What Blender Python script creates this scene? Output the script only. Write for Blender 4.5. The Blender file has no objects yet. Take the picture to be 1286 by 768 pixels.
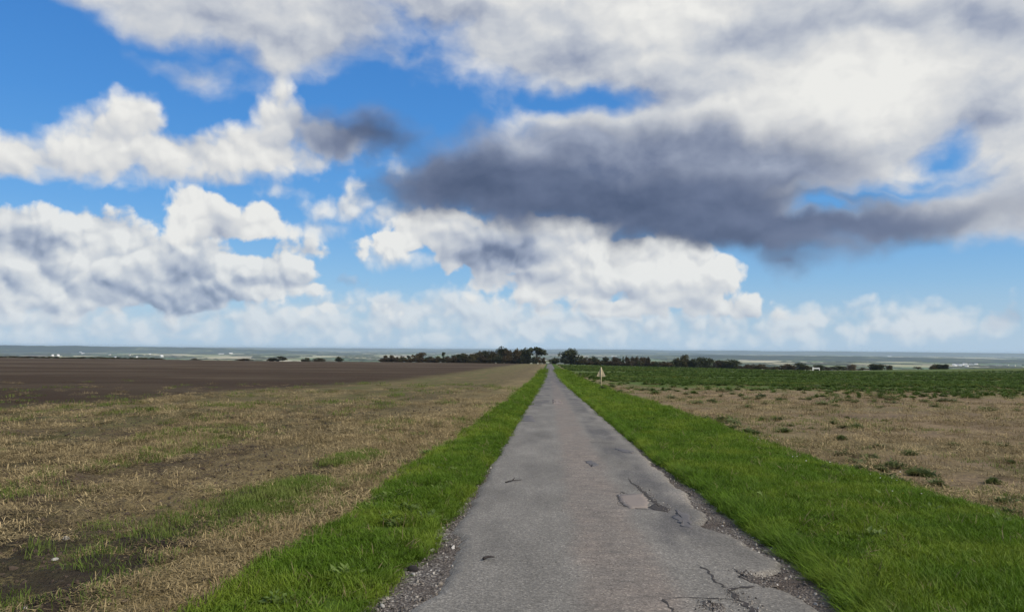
import bpy, bmesh, math, random
import numpy as np
from mathutils import Vector, Matrix

D = bpy.data
C = bpy.context
scene = C.scene
COL = scene.collection
rad = math.radians

# ------------------------------------------------------------------ camera
FPX, PW, PH = 950.0, 1286.0, 768.0          # focal length in picture pixels, picture size
CAM_Z = 1.65
yaw, pitch, roll = rad(2.83), rad(3.25), rad(0.45)
F = Vector((-math.sin(yaw) * math.cos(pitch), math.cos(yaw) * math.cos(pitch), math.sin(pitch)))
R0 = F.cross(Vector((0, 0, 1))).normalized()
U0 = R0.cross(F)
RT = R0 * math.cos(roll) + U0 * math.sin(roll)
UP = U0 * math.cos(roll) - R0 * math.sin(roll)
cam_data = D.cameras.new('camera')
cam = D.objects.new('camera', cam_data)
COL.objects.link(cam)
cam.matrix_world = Matrix(((RT.x, UP.x, -F.x, 0), (RT.y, UP.y, -F.y, 0), (RT.z, UP.z, -F.z, CAM_Z), (0, 0, 0, 1)))
cam_data.sensor_fit = 'HORIZONTAL'
cam_data.sensor_width = 36.0
cam_data.lens = 36.0 * FPX / PW
cam_data.clip_start = 0.1
cam_data.clip_end = 200000
scene.camera = cam

scene.view_settings.view_transform = 'Standard'
scene.view_settings.look = 'None'
scene.view_settings.gamma = 1
scene.view_settings.use_curve_mapping = False
scene.view_settings.exposure = 0.0
cy = scene.cycles
cy.max_bounces = 6
cy.diffuse_bounces = 2
cy.glossy_bounces = 2
cy.transmission_bounces = 3
cy.transparent_max_bounces = 8
cy.volume_bounces = 1
cy.use_denoising = True
cy.sample_clamp_indirect = 4.0


def bearing(px, py):
    """compass bearing and height above the horizon, in degrees, of a point of the sky"""
    d = F * FPX + RT * (px - PW / 2) - UP * (py - PH / 2)
    d.normalize()
    return math.degrees(math.atan2(d.x, d.y)), math.degrees(math.asin(d.z))


# ------------------------------------------------------------------ node helpers
class NT:
    """small wrapper that writes node trees"""
    def __init__(self, tree):
        self.t = tree
        self.x = 0

    def n(self, typ, **kw):
        nd = self.t.nodes.new(typ)
        self.x += 30
        nd.location = (self.x, 0)
        for k, v in kw.items():
            setattr(nd, k, v)
        return nd

    def put(self, sock, v):
        if v is None:
            return
        if hasattr(v, 'is_output'):
            self.t.links.new(v, sock)
        elif sock.type == 'RGBA' and len(v) == 3:
            sock.default_value = (*v, 1)
        else:
            sock.default_value = v

    def m(self, op, a, b=None, c=None, clamp=False):
        nd = self.n('ShaderNodeMath', operation=op, use_clamp=clamp)
        for s, v in zip(nd.inputs, (a, b, c)):
            self.put(s, v)
        return nd.outputs[0]

    def v(self, op, a, b=None, c=None):
        nd = self.n('ShaderNodeVectorMath', operation=op)
        for s, v in zip(nd.inputs, (a, b, c)):
            self.put(s, v)
        return nd.outputs['Value'] if op in ('LENGTH', 'DOT_PRODUCT', 'DISTANCE') else nd.outputs[0]

    def scale(self, a, f):
        nd = self.n('ShaderNodeVectorMath', operation='SCALE')
        self.put(nd.inputs[0], a)
        self.put(nd.inputs['Scale'], f)
        return nd.outputs[0]

    def sep(self, a):
        nd = self.n('ShaderNodeSeparateXYZ')
        self.put(nd.inputs[0], a)
        return nd.outputs

    def comb(self, x, y, z=0.0):
        nd = self.n('ShaderNodeCombineXYZ')
        for s, v in zip(nd.inputs, (x, y, z)):
            self.put(s, v)
        return nd.outputs[0]

    def noise(self, vec, scale, detail=4, rough=0.5, dim='3D', dist=0.0, col=False, lac=2.0):
        nd = self.n('ShaderNodeTexNoise', noise_dimensions=dim)
        self.put(nd.inputs['Vector'], vec)
        for k, v in (('Scale', scale), ('Detail', detail), ('Roughness', rough), ('Distortion', dist), ('Lacunarity', lac)):
            self.put(nd.inputs[k], v)
        return nd.outputs['Color' if col else 'Fac']

    def voro(self, vec, scale, detail=0, rough=0.5, dim='3D', feature='F1', out='Distance', rnd=1.0):
        nd = self.n('ShaderNodeTexVoronoi', voronoi_dimensions=dim, feature=feature)
        self.put(nd.inputs['Vector'], vec)
        self.put(nd.inputs['Scale'], scale)
        self.put(nd.inputs['Randomness'], rnd)
        if 'Detail' in nd.inputs:
            self.put(nd.inputs['Detail'], detail)
            self.put(nd.inputs['Roughness'], rough)
        return nd.outputs[out]

    def mr(self, v, a, b, c=0.0, d=1.0, smooth=False):
        nd = self.n('ShaderNodeMapRange', interpolation_type='SMOOTHSTEP' if smooth else 'LINEAR')
        for s, x in zip(nd.inputs, (v, a, b, c, d)):
            self.put(s, x)
        return nd.outputs[0]

    def mix(self, f, a, b, mode='MIX'):
        nd = self.n('ShaderNodeMix', data_type='RGBA', blend_type=mode)
        self.put(nd.inputs[0], f)
        self.put(nd.inputs[6], a)
        self.put(nd.inputs[7], b)
        return nd.outputs[2]

    def ramp(self, f, stops, interp='LINEAR'):
        nd = self.n('ShaderNodeValToRGB')
        e = nd.color_ramp.elements
        nd.color_ramp.interpolation = interp
        while len(e) > 1:
            e.remove(e[-1])
        for i, (p, c) in enumerate(stops):
            el = e[0] if i == 0 else e.new(p)
            el.position = p
            el.color = (*c, 1) if len(c) == 3 else c
        self.put(nd.inputs[0], f)
        return nd.outputs[0]


def srgb(r, g, b):
    return tuple(((c / 255) / 12.92 if c <= 10 else ((c / 255 + 0.055) / 1.055) ** 2.4) for c in (r, g, b))


# ------------------------------------------------------------------ sky with clouds
SUN_AZ, SUN_EL = rad(118), rad(38)            # clockwise from the road's direction, above the horizon
world = D.worlds.new('World')
scene.world = world
world.use_nodes = True
world.node_tree.nodes.clear()
W = NT(world.node_tree)
tc = W.n('ShaderNodeTexCoord').outputs['Generated']
dirv = W.v('NORMALIZE', tc)
dx, dy, dz = W.sep(dirv)
azi = W.m('MULTIPLY', W.m('ARCTAN2', dx, dy), math.degrees(1) * 0.1658)     # in units of 100 picture pixels
ele = W.m('MULTIPLY', W.m('ARCSINE', W.m('MINIMUM', W.m('MAXIMUM', dz, -1), 1)), math.degrees(1) * 0.1658)
P0 = W.comb(azi, ele)
eledeg = W.m('MULTIPLY', ele, 1 / 0.1658)

# warped coordinates, so that no cloud has a smooth outline
wA = W.v('SUBTRACT', W.noise(P0, 0.9, 3, 0.55, '2D', col=True), (0.5, 0.5, 0.5))
wB = W.v('SUBTRACT', W.noise(P0, 3.2, 6, 0.66, '2D', col=True), (0.5, 0.5, 0.5))
P_soft = W.v('MULTIPLY_ADD', wA, (0.75, 0.6, 0), W.v('MULTIPLY_ADD', wB, (0.13, 0.11, 0), P0))
P_cum = W.v('MULTIPLY_ADD', wA, (0.3, 0.22, 0), W.v('MULTIPLY_ADD', wB, (0.115, 0.10, 0), P0))

sky = W.n('ShaderNodeTexSky', sky_type='NISHITA')
sky.sun_disc = False
sky.sun_elevation = SUN_EL
sky.sun_rotation = SUN_AZ
sky.altitude = 100
sky.air_density = 1.0
sky.dust_density = 0.6
sky.ozone_density = 2.0
SKY_K = 0.105
hs = W.n('ShaderNodeHueSaturation')
hs.inputs['Saturation'].default_value = 1.28
hs.inputs['Value'].default_value = 1.0
W.put(hs.inputs['Color'], W.scale(sky.outputs[0], SKY_K))
HAZE_C = srgb(178, 202, 224)
nish = W.v('MULTIPLY', hs.outputs[0], (0.90, 1.02, 1.16))
clear = W.ramp(W.m('DIVIDE', eledeg, 30.0), [(0.0, srgb(166, 196, 222)), (0.06, srgb(156, 194, 226)), (0.16, srgb(124, 181, 229)), (0.32, srgb(96, 163, 226)),
                                            (0.55, srgb(76, 146, 220)), (0.85, srgb(62, 128, 206)), (1.0, srgb(58, 120, 198))])
blue = W.mix(0.7, nish, clear)
lowair = W.m('MULTIPLY', W.m('POWER', 2.718, W.m('MULTIPLY', W.m('MAXIMUM', eledeg, 0), -0.36)), 0.80)
blue = W.mix(lowair, blue, HAZE_C)


def ell(P, px, py, rx, ry, k=1.0, unit=0.4):
    """cushion that is 0 on the outline of an oval patch of sky and grows inwards"""
    a, e = bearing(px, py)
    a *= 0.1658
    e *= 0.1658
    inv = (100 / rx, 100 / ry, 0)
    q = W.v('MULTIPLY_ADD', P, inv, (-a * inv[0], -e * inv[1], 0))
    r = W.v('LENGTH', q)
    s = k * min(rx, ry) / 100 / unit
    return W.m('MULTIPLY_ADD', r, -s, s)


def field(P, pos, neg=(), unit=0.4):
    f = None
    for e in pos:
        x = ell(P, *e, unit=unit)
        f = x if f is None else W.m('SMOOTH_MAX', f, x, 0.12)
    for e in neg:
        x = W.m('MULTIPLY', ell(P, *e, unit=unit), -1)
        f = W.m('SMOOTH_MIN', f, x, 0.12)
    return f


# shared relief: soft billows and crisp cauliflower heads, each also sampled a little towards the light
def billow(P, s):
    a = W.noise(P, s, 3, 0.5, '2D')
    b = W.voro(P, s * 1.5, 1.0, 0.5, '2D')
    return W.m('MULTIPLY_ADD', b, -0.55, W.m('ADD', a, 0.28))


def relief(P, s, dxy, k):
    h0 = billow(P, s)
    h1 = billow(W.v('ADD', P, (*dxy, 0)), s)
    return h0, W.m('MULTIPLY', W.m('SUBTRACT', h0, h1), k)


LDIR = (0.05, 0.10)
h_cum, rel_cum = relief(P_cum, 1.75, (LDIR[0] * 0.75, LDIR[1] * 0.75), 0.75)
h_cum = W.m('MULTIPLY_ADD', W.m('SUBTRACT', W.noise(P_cum, 7.0, 4, 0.62, '2D'), 0.5), 0.30, h_cum)
P_lay = W.v('MULTIPLY', W.v('MULTIPLY_ADD', wA, (0.35, 0.22, 0), W.v('MULTIPLY_ADD', wB, (0.14, 0.10, 0), P0)), (0.72, 1.15, 1))
h_big = W.noise(P_lay, 0.95, 5, 0.50, '2D')
h_big2 = W.noise(W.v('ADD', P_lay, (0.06, 0.15, 0)), 0.95, 5, 0.50, '2D')
rel_big = W.m('MULTIPLY', W.m('SUBTRACT', h_big, h_big2), 0.9)


def over(base, col, alpha):
    return W.mix(alpha, base, col)


def shade_ramp(s, hazy=0.0):
    stops = [(0.0, srgb(80, 94, 122)), (0.22, srgb(106, 119, 147)), (0.45, srgb(153, 163, 184)),
             (0.68, srgb(196, 201, 209)), (0.86, srgb(221, 222, 222)), (1.0, srgb(236, 236, 233))]
    if hazy:
        stops = [(p, tuple(c[i] * (1 - hazy) + HAZE_C[i] * hazy for i in range(3))) for p, c in stops]
    return W.ramp(s, stops)


def layer(base, P, ov, dark, h, rel, hk, lo, hi, shade0, hazy=0.0, neg=(), dk=1.0, dunit=0.6, opac=1.0, hs_=0.28, bright=(), unit=0.4):
    f = field(P, ov, neg, unit)
    dens = W.m('MULTIPLY_ADD', W.m('SUBTRACT', h, 0.5), hk, f)
    al = W.mr(dens, lo, hi, 0.0, opac, smooth=True)
    s = W.m('ADD', rel, shade0)
    s = W.m('MULTIPLY_ADD', W.m('SUBTRACT', h, 0.5), hs_, s)
    if dark:
        d = field(P, dark, unit=dunit)
        d = W.m('MULTIPLY_ADD', W.m('SUBTRACT', h, 0.5), 0.4, d)
        s = W.m('SUBTRACT', s, W.mr(d, -0.35, 0.9, 0.0, dk, smooth=True))
    if bright:
        d = field(P, bright, unit=dunit)
        s = W.m('ADD', s, W.mr(d, -0.3, 0.9, 0.0, 0.22, smooth=True))
    return over(base, shade_ramp(s, hazy), al)


out = blue
# far, low bands close to the horizon
out = layer(out, P_cum,
            [(60, 394, 200, 24), (300, 400, 180, 20), (560, 392, 160, 26), (720, 404, 180, 18), (410, 390, 70, 11), (600, 380, 60, 14), (130, 382, 120, 14),
             (1035, 399, 38, 15), (1095, 402, 20, 9), (1140, 403, 26, 11), (1185, 404, 50, 12), (880, 404, 130, 15),
             (1120, 414, 90, 8), (620, 418, 300, 10), (150, 418, 220, 10), (980, 416, 120, 8), (250, 408, 320, 7), (700, 411, 360, 8), (1040, 409, 240, 6), (480, 400, 200, 7), (930, 396, 110, 6)],
            [(300, 410, 200, 7), (600, 408, 160, 7), (80, 408, 160, 7), (840, 412, 120, 6)], h_cum, rel_cum, 1.3, -0.45, 0.36, 0.97, hazy=0.26, opac=0.9, dk=0.42, dunit=0.35)
out = layer(out, P_cum, [(1274, 398, 26, 9), (518, 382, 18, 5), (428, 353, 28, 7), (365, 360, 16, 4)], [], h_cum, rel_cum, 0.9, -0.25, 0.40, 0.45, hazy=0.25, opac=0.85)
# heap of distant cumulus on the left
out = layer(out, P_cum,
            [(20, 325, 120, 60), (125, 294, 58, 36), (90, 340, 170, 56), (215, 345, 140, 50), (330, 345, 84, 36),
             (60, 372, 150, 28), (385, 316, 90, 11), (310, 378, 40, 10), (250, 320, 110, 28), (410, 388, 50, 8)],
            [(20, 306, 80, 24), (150, 358, 70, 22), (235, 372, 90, 34), (325, 352, 40, 16), (425, 356, 44, 14), (240, 345, 50, 30), (60, 392, 120, 10), (10, 350, 40, 16)],
            h_cum, W.m('MULTIPLY', rel_cum, 1.35), 0.9, -0.06, 0.20, 0.92, hazy=0.12, dk=0.46, unit=0.4, dunit=0.34)
out = layer(out, P_cum,
            [(258, 268, 56, 29), (325, 278, 36, 27), (248, 286, 50, 20), (240, 260, 30, 24), (295, 288, 62, 16)],
            [(276, 292, 26, 28), (290, 306, 80, 8)], h_cum, W.m('MULTIPLY', rel_cum, 0.7), 0.5, -0.02, 0.17, 1.0, hazy=0.03, dk=0.5, dunit=0.36)
# ragged small ones between
out = layer(out, P_cum,
            [(440, 262, 62, 20), (400, 290, 28, 10), (360, 242, 42, 8), (485, 270, 44, 22), (425, 205, 60, 5), (460, 232, 44, 7), (500, 320, 60, 20)],
            [(470, 285, 60, 10)], h_cum, rel_cum, 0.9, -0.25, 0.50, 0.86, hazy=0.08, dk=0.3, opac=0.9)
# long cumulus over the centre
out = layer(out, P_cum,
            [(560, 290, 80, 30), (640, 310, 110, 46), (740, 325, 120, 56), (835, 335, 74, 52), (868, 355, 62, 40),
             (905, 384, 66, 17), (720, 360, 140, 28), (800, 380, 150, 18), (515, 306, 70, 20), (660, 290, 130, 26), (655, 352, 70, 16), (935, 392, 50, 9)],
            [(622, 320, 92, 38), (650, 346, 80, 16), (575, 298, 40, 14), (840, 400, 230, 11), (700, 386, 130, 10), (872, 384, 28, 16), (694, 350, 24, 16), (655, 308, 44, 26), (780, 368, 60, 10)],
            h_cum, W.m('MULTIPLY', rel_cum, 0.8), 0.65, -0.04, 0.16, 0.98, hazy=0.05, dk=0.74, neg=[(516, 376, 66, 40), (800, 290, 14, 6)], dunit=0.42)
# band of cumulus on the left, higher up
out = layer(out, P_cum,
            [(15, 192, 85, 28), (130, 194, 80, 34), (172, 152, 34, 34), (145, 176, 56, 36), (240, 198, 110, 30), (330, 190, 80, 34),
             (358, 126, 18, 26), (352, 155, 36, 36), (400, 176, 60, 28), (200, 212, 170, 18), (60, 200, 80, 24)],
            [(425, 180, 90, 40), (384, 158, 26, 32), (440, 170, 60, 30), (40, 216, 100, 10), (290, 230, 160, 13), (232, 172, 34, 14)],
            h_cum, W.m('MULTIPLY', rel_cum, 0.55), 0.6, -0.14, 0.36, 0.93, hazy=0.0, dk=0.62)
# the great cloud overhead: bright upper mass
out = layer(out, P_soft,
            [(170, -10, 120, 22), (300, 8, 170, 56), (420, 28, 120, 50), (235, 86, 34, 9), (330, 52, 90, 28), (600, -24, 300, 66),
             (655, 62, 76, 46), (800, 40, 240, 84), (780, 90, 90, 40), (1010, 110, 340, 140), (1220, 90, 260, 150),
             (1270, 232, 70, 60), (900, 170, 220, 90)],
            [(400, 60, 160, 26), (860, 116, 140, 26), (1050, 36, 130, 24), (1235, 266, 70, 22), (1225, 150, 40, 22), (1230, 40, 60, 24), (560, 30, 140, 24), (300, 80, 100, 18), (720, 60, 60, 26), (250, 20, 90, 16)],
            h_big, rel_big, 2.1, -0.42, 0.52, 0.76, dk=0.32, dunit=0.5,
            neg=[(560, 126, 110, 34, 1.4), (690, 124, 66, 12, 1.6), (1196, 204, 9, 12, 1.3), (1180, 220, 20, 6, 1.6), (1145, 236, 44, 8, 1.8), (1050, 258, 44, 14, 1.6), (520, 78, 30, 24, 1.0), (1105, 246, 60, 8, 2.4)], hs_=0.45,
            bright=[(1010, 130, 170, 70), (830, 20, 110, 40), (1110, 110, 100, 60)])
# its grey underside, and the dark heart of it
out = layer(out, P_soft,
            [(700, 218, 200, 66), (575, 220, 96, 48), (850, 232, 250, 80), (940, 300, 120, 30), (1070, 270, 130, 27), (992, 336, 36, 17),
             (452, 174, 84, 34)],
            [(640, 245, 200, 44), (880, 280, 200, 44), (470, 172, 80, 40), (990, 335, 60, 30)],
            h_big, W.m('MULTIPLY', rel_big, 0.7), 1.1, -0.22, 0.66, 0.38, dk=0.24, dunit=0.6, hs_=0.4, neg=[(1050, 258, 30, 8, 1.5), (1194, 205, 10, 12, 1.4), (1150, 234, 40, 7, 1.4), (1105, 242, 50, 5, 1.6)], opac=0.97)
out = layer(out, P_soft,
            [(615, 236, 150, 46), (770, 250, 210, 46), (895, 278, 190, 46), (1060, 280, 120, 20), (945, 306, 90, 22), (480, 180, 46, 14)],
            [], h_big, W.m('MULTIPLY', rel_big, 0.5), 1.2, -0.34, 0.60, 0.09, hs_=0.30, opac=0.95, neg=[(1050, 258, 32, 9, 1.6)])
# beyond the picture the broken cloud goes on in the same way, all round
pl = W.v('DIVIDE', dirv, W.comb(W.m('ADD', W.m('MAXIMUM', dz, 0), 0.12), W.m('ADD', W.m('MAXIMUM', dz, 0), 0.12), 1.0))
px_, py_, _ = W.sep(pl)
pl2 = W.comb(px_, py_)
g_n = W.noise(pl2, 1.1, 5, 0.55, '2D')
g_n2 = W.noise(W.v('ADD', pl2, (0.06, -0.04, 0)), 1.1, 5, 0.55, '2D')
away = W.m('MAXIMUM', W.mr(W.m('ABSOLUTE', W.m('ADD', azi, 2.83 * 0.1658)), 6.3, 7.6, smooth=True), W.mr(eledeg, 27, 35, smooth=True))
g_al = W.mr(g_n, 0.42, 0.55, smooth=True)
g_s = W.m('MULTIPLY_ADD', W.m('SUBTRACT', g_n, g_n2), 2.0, 0.72)
g_s = W.m('MULTIPLY_ADD', W.m('SUBTRACT', g_n, 0.5), -1.4, g_s)
gen = over(blue, shade_ramp(g_s), g_al)
lows = W.m('MULTIPLY', lowair, 0.55)
bg1 = W.n('ShaderNodeBackground')
W.put(bg1.inputs[0], W.mix(lows, out, HAZE_C))
bg2 = W.n('ShaderNodeBackground')
W.put(bg2.inputs[0], W.mix(lows, gen, HAZE_C))
bg3 = W.n('ShaderNodeBackground')
W.put(bg3.inputs[0], HAZE_C)
mx = W.n('ShaderNodeMixShader')
W.put(mx.inputs[0], away)
W.t.links.new(bg1.outputs[0], mx.inputs[1])
W.t.links.new(bg2.outputs[0], mx.inputs[2])
mx2 = W.n('ShaderNodeMixShader')
W.put(mx2.inputs[0], W.m('LESS_THAN', eledeg, -2.0))
W.t.links.new(mx.outputs[0], mx2.inputs[1])
W.t.links.new(bg3.outputs[0], mx2.inputs[2])
W.t.links.new(mx2.outputs[0], W.n('ShaderNodeOutputWorld').inputs[0])
world.cycles.sampling_method = 'NONE'
world.cycles.sample_map_resolution = 512

# ------------------------------------------------------------------ sun
sun_d = D.lights.new('sun', 'SUN')
sun_d.energy = 4.0
sun_d.angle = rad(6)
sun_d.color = (1.0, 0.89, 0.75)
sun = D.objects.new('sun', sun_d)
COL.objects.link(sun)
sv = Vector((math.sin(SUN_AZ) * math.cos(SUN_EL), math.cos(SUN_AZ) * math.cos(SUN_EL), math.sin(SUN_EL)))
sun.rotation_euler = (-sv).to_track_quat('-Z', 'Y').to_euler()

# ================================================================== STRUCTURE
rng = np.random.default_rng(7)
random.seed(7)


def hash2(ix, iy, seed):
    h = (ix.astype(np.int64) * 374761393 + iy.astype(np.int64) * 668265263 + seed * 974711) & 0x7fffffff
    h = ((h ^ (h >> 13)) * 1274126177) & 0x7fffffff
    h = h ^ (h >> 16)
    return (h & 0xffff) / 65535.0


def vnoise(x, y, seed=0):
    x = np.asarray(x, float)
    y = np.asarray(y, float)
    ix, iy = np.floor(x), np.floor(y)
    fx, fy = x - ix, y - iy
    fx = fx * fx * (3 - 2 * fx)
    fy = fy * fy * (3 - 2 * fy)
    a, b = hash2(ix, iy, seed), hash2(ix + 1, iy, seed)
    c, d = hash2(ix, iy + 1, seed), hash2(ix + 1, iy + 1, seed)
    return (a + (b - a) * fx) * (1 - fy) + (c + (d - c) * fx) * fy


def fbm(x, y, seed=0, oct_=4, gain=0.5):
    s = 0
    a = 1.0
    t = 0
    for i in range(oct_):
        s = s + a * vnoise(np.asarray(x) * 2 ** i, np.asarray(y) * 2 ** i, seed + i * 17)
        t += a
        a *= gain
    return s / t


# the lie of the land: the road runs gently downhill, levels a little, and the field ends in a crest above the plain
PLAIN_Z = -95.0
_py = np.arange(-400, 7000, 2.0)
_pz = np.interp(_py, [-400, 0, 90, 145, 300, 556, 575, 620, 760, 1000, 1500, 2000, 2600, 7000],
                [6, 0, -2.37, -3.40, -5.45, -8.85, -9.15, -11.5, -22, -42, -74, -88, PLAIN_Z, PLAIN_Z])
_k = np.hanning(11)
_pz = np.convolve(np.pad(_pz, 5, mode='edge'), _k / _k.sum(), mode='valid')


def ground_z(x, y):
    x = np.asarray(x, float)
    y = np.asarray(y, float)
    z = np.interp(y, _py, _pz)
    w = np.clip((y - 60) / 300, 0, 1) * np.clip((2600 - y) / 1500, 0, 1)
    z = z - 3.4 * np.exp(-((x - 185) / 120) ** 2) * np.clip((y - 150) / 380, 0, 1) * (y < 2600)
    z = z + 0.9 * np.exp(-((x + 430) / 160) ** 2) * w
    z = z + w * (fbm(x / 130, y / 130, 3, 2) - 0.5) * 1.2 * np.clip((np.abs(x) - 6) / 40, 0, 1)
    return z


def gz(x, y):
    return float(ground_z(x, y))


def spot(px, py, lift=0.0):
    """where a sight line through the picture meets the land"""
    d = F * FPX + RT * (px - PW / 2) - UP * (py - PH / 2)
    d.normalize()
    o = Vector((0, 0, CAM_Z))
    t = 2.0
    while t < 60000:
        p = o + d * t
        if p.z <= gz(p.x, p.y) + lift:
            break
        t += max(0.02, 0.004 * t)
    lo, hi = t - max(0.02, 0.004 * t) * 1.1, t
    for _ in range(20):
        mid = (lo + hi) / 2
        p = o + d * mid
        if p.z <= gz(p.x, p.y) + lift:
            hi = mid
        else:
            lo = mid
    return o + d * hi


def np_mesh(name, verts, faces, mats=(), smooth=True, midx=None):
    me = D.meshes.new(name)
    verts = np.asarray(verts, np.float32)
    if isinstance(faces, np.ndarray):
        n, k = faces.shape
        me.vertices.add(len(verts))
        me.vertices.foreach_set('co', verts.ravel())
        me.loops.add(n * k)
        me.loops.foreach_set('vertex_index', faces.astype(np.int32).ravel())
        me.polygons.add(n)
        me.polygons.foreach_set('loop_start', np.arange(0, n * k, k, dtype=np.int32))
        me.polygons.foreach_set('loop_total', np.full(n, k, np.int32))
    else:
        me.from_pydata([tuple(map(float, v)) for v in verts], [], faces)
    for m in mats:
        me.materials.append(m)
    if midx is not None:
        me.polygons.foreach_set('material_index', np.asarray(midx, np.int32))
    me.polygons.foreach_set('use_smooth', np.full(len(me.polygons), smooth))
    me.update()
    me.validate()
    return me


def link(name, me, parent=None, **props):
    o = D.objects.new(name, me)
    COL.objects.link(o)
    if parent is not None:
        o.parent = parent
    for k, v in props.items():
        o[k] = v
    return o


def grid_faces(nx, ny):
    i = np.arange((nx - 1) * (ny - 1))
    a = (i // (nx - 1)) * nx + i % (nx - 1)
    return np.stack([a, a + 1, a + nx + 1, a + nx], 1)


def grow(a, b, step, rate):
    """stops from a to b, close together at a and wider with distance from a"""
    out_ = [a]
    s = 1 if b > a else -1
    d = 0.0
    while d < abs(b - a):
        st = max(step, rate * d)
        d += st
        out_.append(a + s * min(d, abs(b - a)))
    return np.array(out_)


def sheet(name, xs, ys, zf, mat, **props):
    X, Y = np.meshgrid(xs, ys)
    Z = zf(X, Y)
    me = np_mesh(name, np.stack([X.ravel(), Y.ravel(), Z.ravel()], 1), grid_faces(len(xs), len(ys)), [mat])
    return link(name, me, **props)


def material(name, rough=0.9, spec=0.25):
    m = D.materials.new(name)
    m.use_nodes = True
    t = NT(m.node_tree)
    b = m.node_tree.nodes['Principled BSDF']
    b.inputs['Roughness'].default_value = rough
    b.inputs['Specular IOR Level'].default_value = spec
    return m, t, b


def bump(t, b, h, strength=0.5, dist=0.02):
    nd = t.n('ShaderNodeBump')
    nd.inputs['Strength'].default_value = strength
    nd.inputs['Distance'].default_value = dist
    t.put(nd.inputs['Height'], h)
    t.t.links.new(nd.outputs[0], b.inputs['Normal'])


def plain_mat(name, col, rough=0.8, var=0.25, scale=8.0, spec=0.3, metallic=0.0, bumpk=0.0):
    m, t, b = material(name, rough, spec)
    co = t.n('ShaderNodeTexCoord').outputs['Object']
    n = t.noise(co, scale, 4, 0.6)
    t.put(b.inputs['Base Color'], t.mix(n, tuple(c * (1 - var) for c in col), tuple(min(1, c * (1 + var)) for c in col)))
    b.inputs['Metallic'].default_value = metallic
    if bumpk:
        bump(t, b, n, bumpk, 0.01)
    return m


# ---- cross section of the lane: tarmac edges and grass edges
def tar_l(y):
    y = np.asarray(y, float)
    e = -0.97 + 0.10 * (fbm(y * 0.9, y * 0 + 3, 11, 4, 0.6) - 0.5)
    bite = 0.18 * np.exp(-((y - 6.4) / 1.15) ** 4) * (0.6 + 0.9 * fbm(y * 2.3, y * 0, 15, 3, 0.7)) + 0.06 * np.exp(-((y - 11.3) / 0.5) ** 2)
    return e + bite + 0.11 * (fbm(y * 5, y * 0, 5, 4, 0.75) - 0.5) * np.clip(20 / y, 0, 1)


def tar_r(y):
    y = np.asarray(y, float)
    e = 1.86 + 0.22 * (fbm(y * 0.6, y * 0 + 9, 23, 4, 0.6) - 0.5)
    bite = (0.26 * np.exp(-((y - 8.15) / 0.42) ** 2) + 0.12 * np.exp(-((y - 9.6) / 0.6) ** 2) + 0.24 * np.exp(-((y - 6.05) / 0.28) ** 2)
            + 0.10 * np.exp(-((y - 13.2) / 0.7) ** 2))
    out_ = 0.10 * np.exp(-((y - 6.75) / 0.35) ** 2)
    return e - bite + out_ + 0.15 * (fbm(y * 4.5, y * 0, 7, 4, 0.75) - 0.5) * np.clip(20 / y, 0, 1)


def grass_l(y):
    y = np.asarray(y, float)
    return -1.09 + 0.07 * np.clip((y - 8) / 4, 0, 1) - 0.18 * np.exp(-((y - 4.8) / 1.5) ** 2) + 0.10 * (fbm(y * 1.3, y * 0, 31, 3) - 0.5)


def grass_r(y):
    y = np.asarray(y, float)
    return 2.12 - 0.13 * np.clip((y - 9) / 7, 0, 1) + 0.14 * (fbm(y * 1.1, y * 0, 37, 3) - 0.5)


def verge_l(y):
    y = np.asarray(y, float)
    return -2.24 + 0.55 * (fbm(y * 0.45, y * 0, 41, 4) - 0.5) + 0.25 * np.clip((y - 14) / 20, 0, 1)


def verge_r(y):
    y = np.asarray(y, float)
    return 5.15 + 0.95 * (fbm(y * 0.35, y * 0, 43, 4) - 0.5) - 0.35 * np.clip((y - 12) / 30, 0, 1)


YS_ROAD = np.concatenate([np.arange(2.0, 4.4, 0.1), np.arange(4.4, 14.0, 0.022), np.arange(14.0, 24.0, 0.05), 24 + (grow(0, 640, 0.06, 0.02))])
YS_ROAD = np.unique(np.round(YS_ROAD, 3))

# ------------------------------------------------------------------ far land
m_plain, t, b = material('far_farmland', 0.95, 0.1)
pos = t.n('ShaderNodeNewGeometry').outputs['Position']
pw = t.v('MULTIPLY_ADD', t.noise(pos, 0.0009, 2, col=True), (500, 500, 0), pos)
cell = t.voro(t.v('MULTIPLY', pw, (1.0, 0.5, 0)), 0.0030, dim='2D', out='Color')
cs = t.n('ShaderNodeSeparateColor')
t.put(cs.inputs[0], cell)
fieldc = t.ramp(cs.outputs[0], [(0, (0.09, 0.14, 0.05)), (0.22, (0.18, 0.21, 0.08)), (0.4, (0.32, 0.31, 0.16)), (0.55, (0.44, 0.39, 0.25)),
                                (0.68, (0.09, 0.14, 0.05)), (0.8, (0.20, 0.16, 0.11)), (0.92, (0.46, 0.42, 0.28)), (1, (0.10, 0.13, 0.05))], 'CONSTANT')
wood = t.mr(t.noise(t.v('MULTIPLY', pos, (0.00040, 0.00022, 0)), 1.0, 6, 0.66), 0.53, 0.57, smooth=True)
fieldc = t.mix(t.m('MULTIPLY', wood, 0.9), fieldc, (0.035, 0.05, 0.024))
t.put(b.inputs['Base Color'], fieldc)


def far_z(X, Y):
    z = ground_z(X, Y)
    under = (X > -690) & (X < 690) & (Y < 632) & (Y > -8)
    return z - np.where(under, 0.6, 0.05)


xs = np.concatenate([-grow(0, 62000, 12, 0.06)[::-1], grow(0, 62000, 12, 0.06)[1:]])
ys = np.concatenate([[-400, -200, -100, -40, -9], grow(-7, 62000, 12, 0.03)])
sheet('ground', xs, ys, far_z, m_plain, kind='structure', label='wide hazy plain of fields far below the crest', category='ground')

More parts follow.
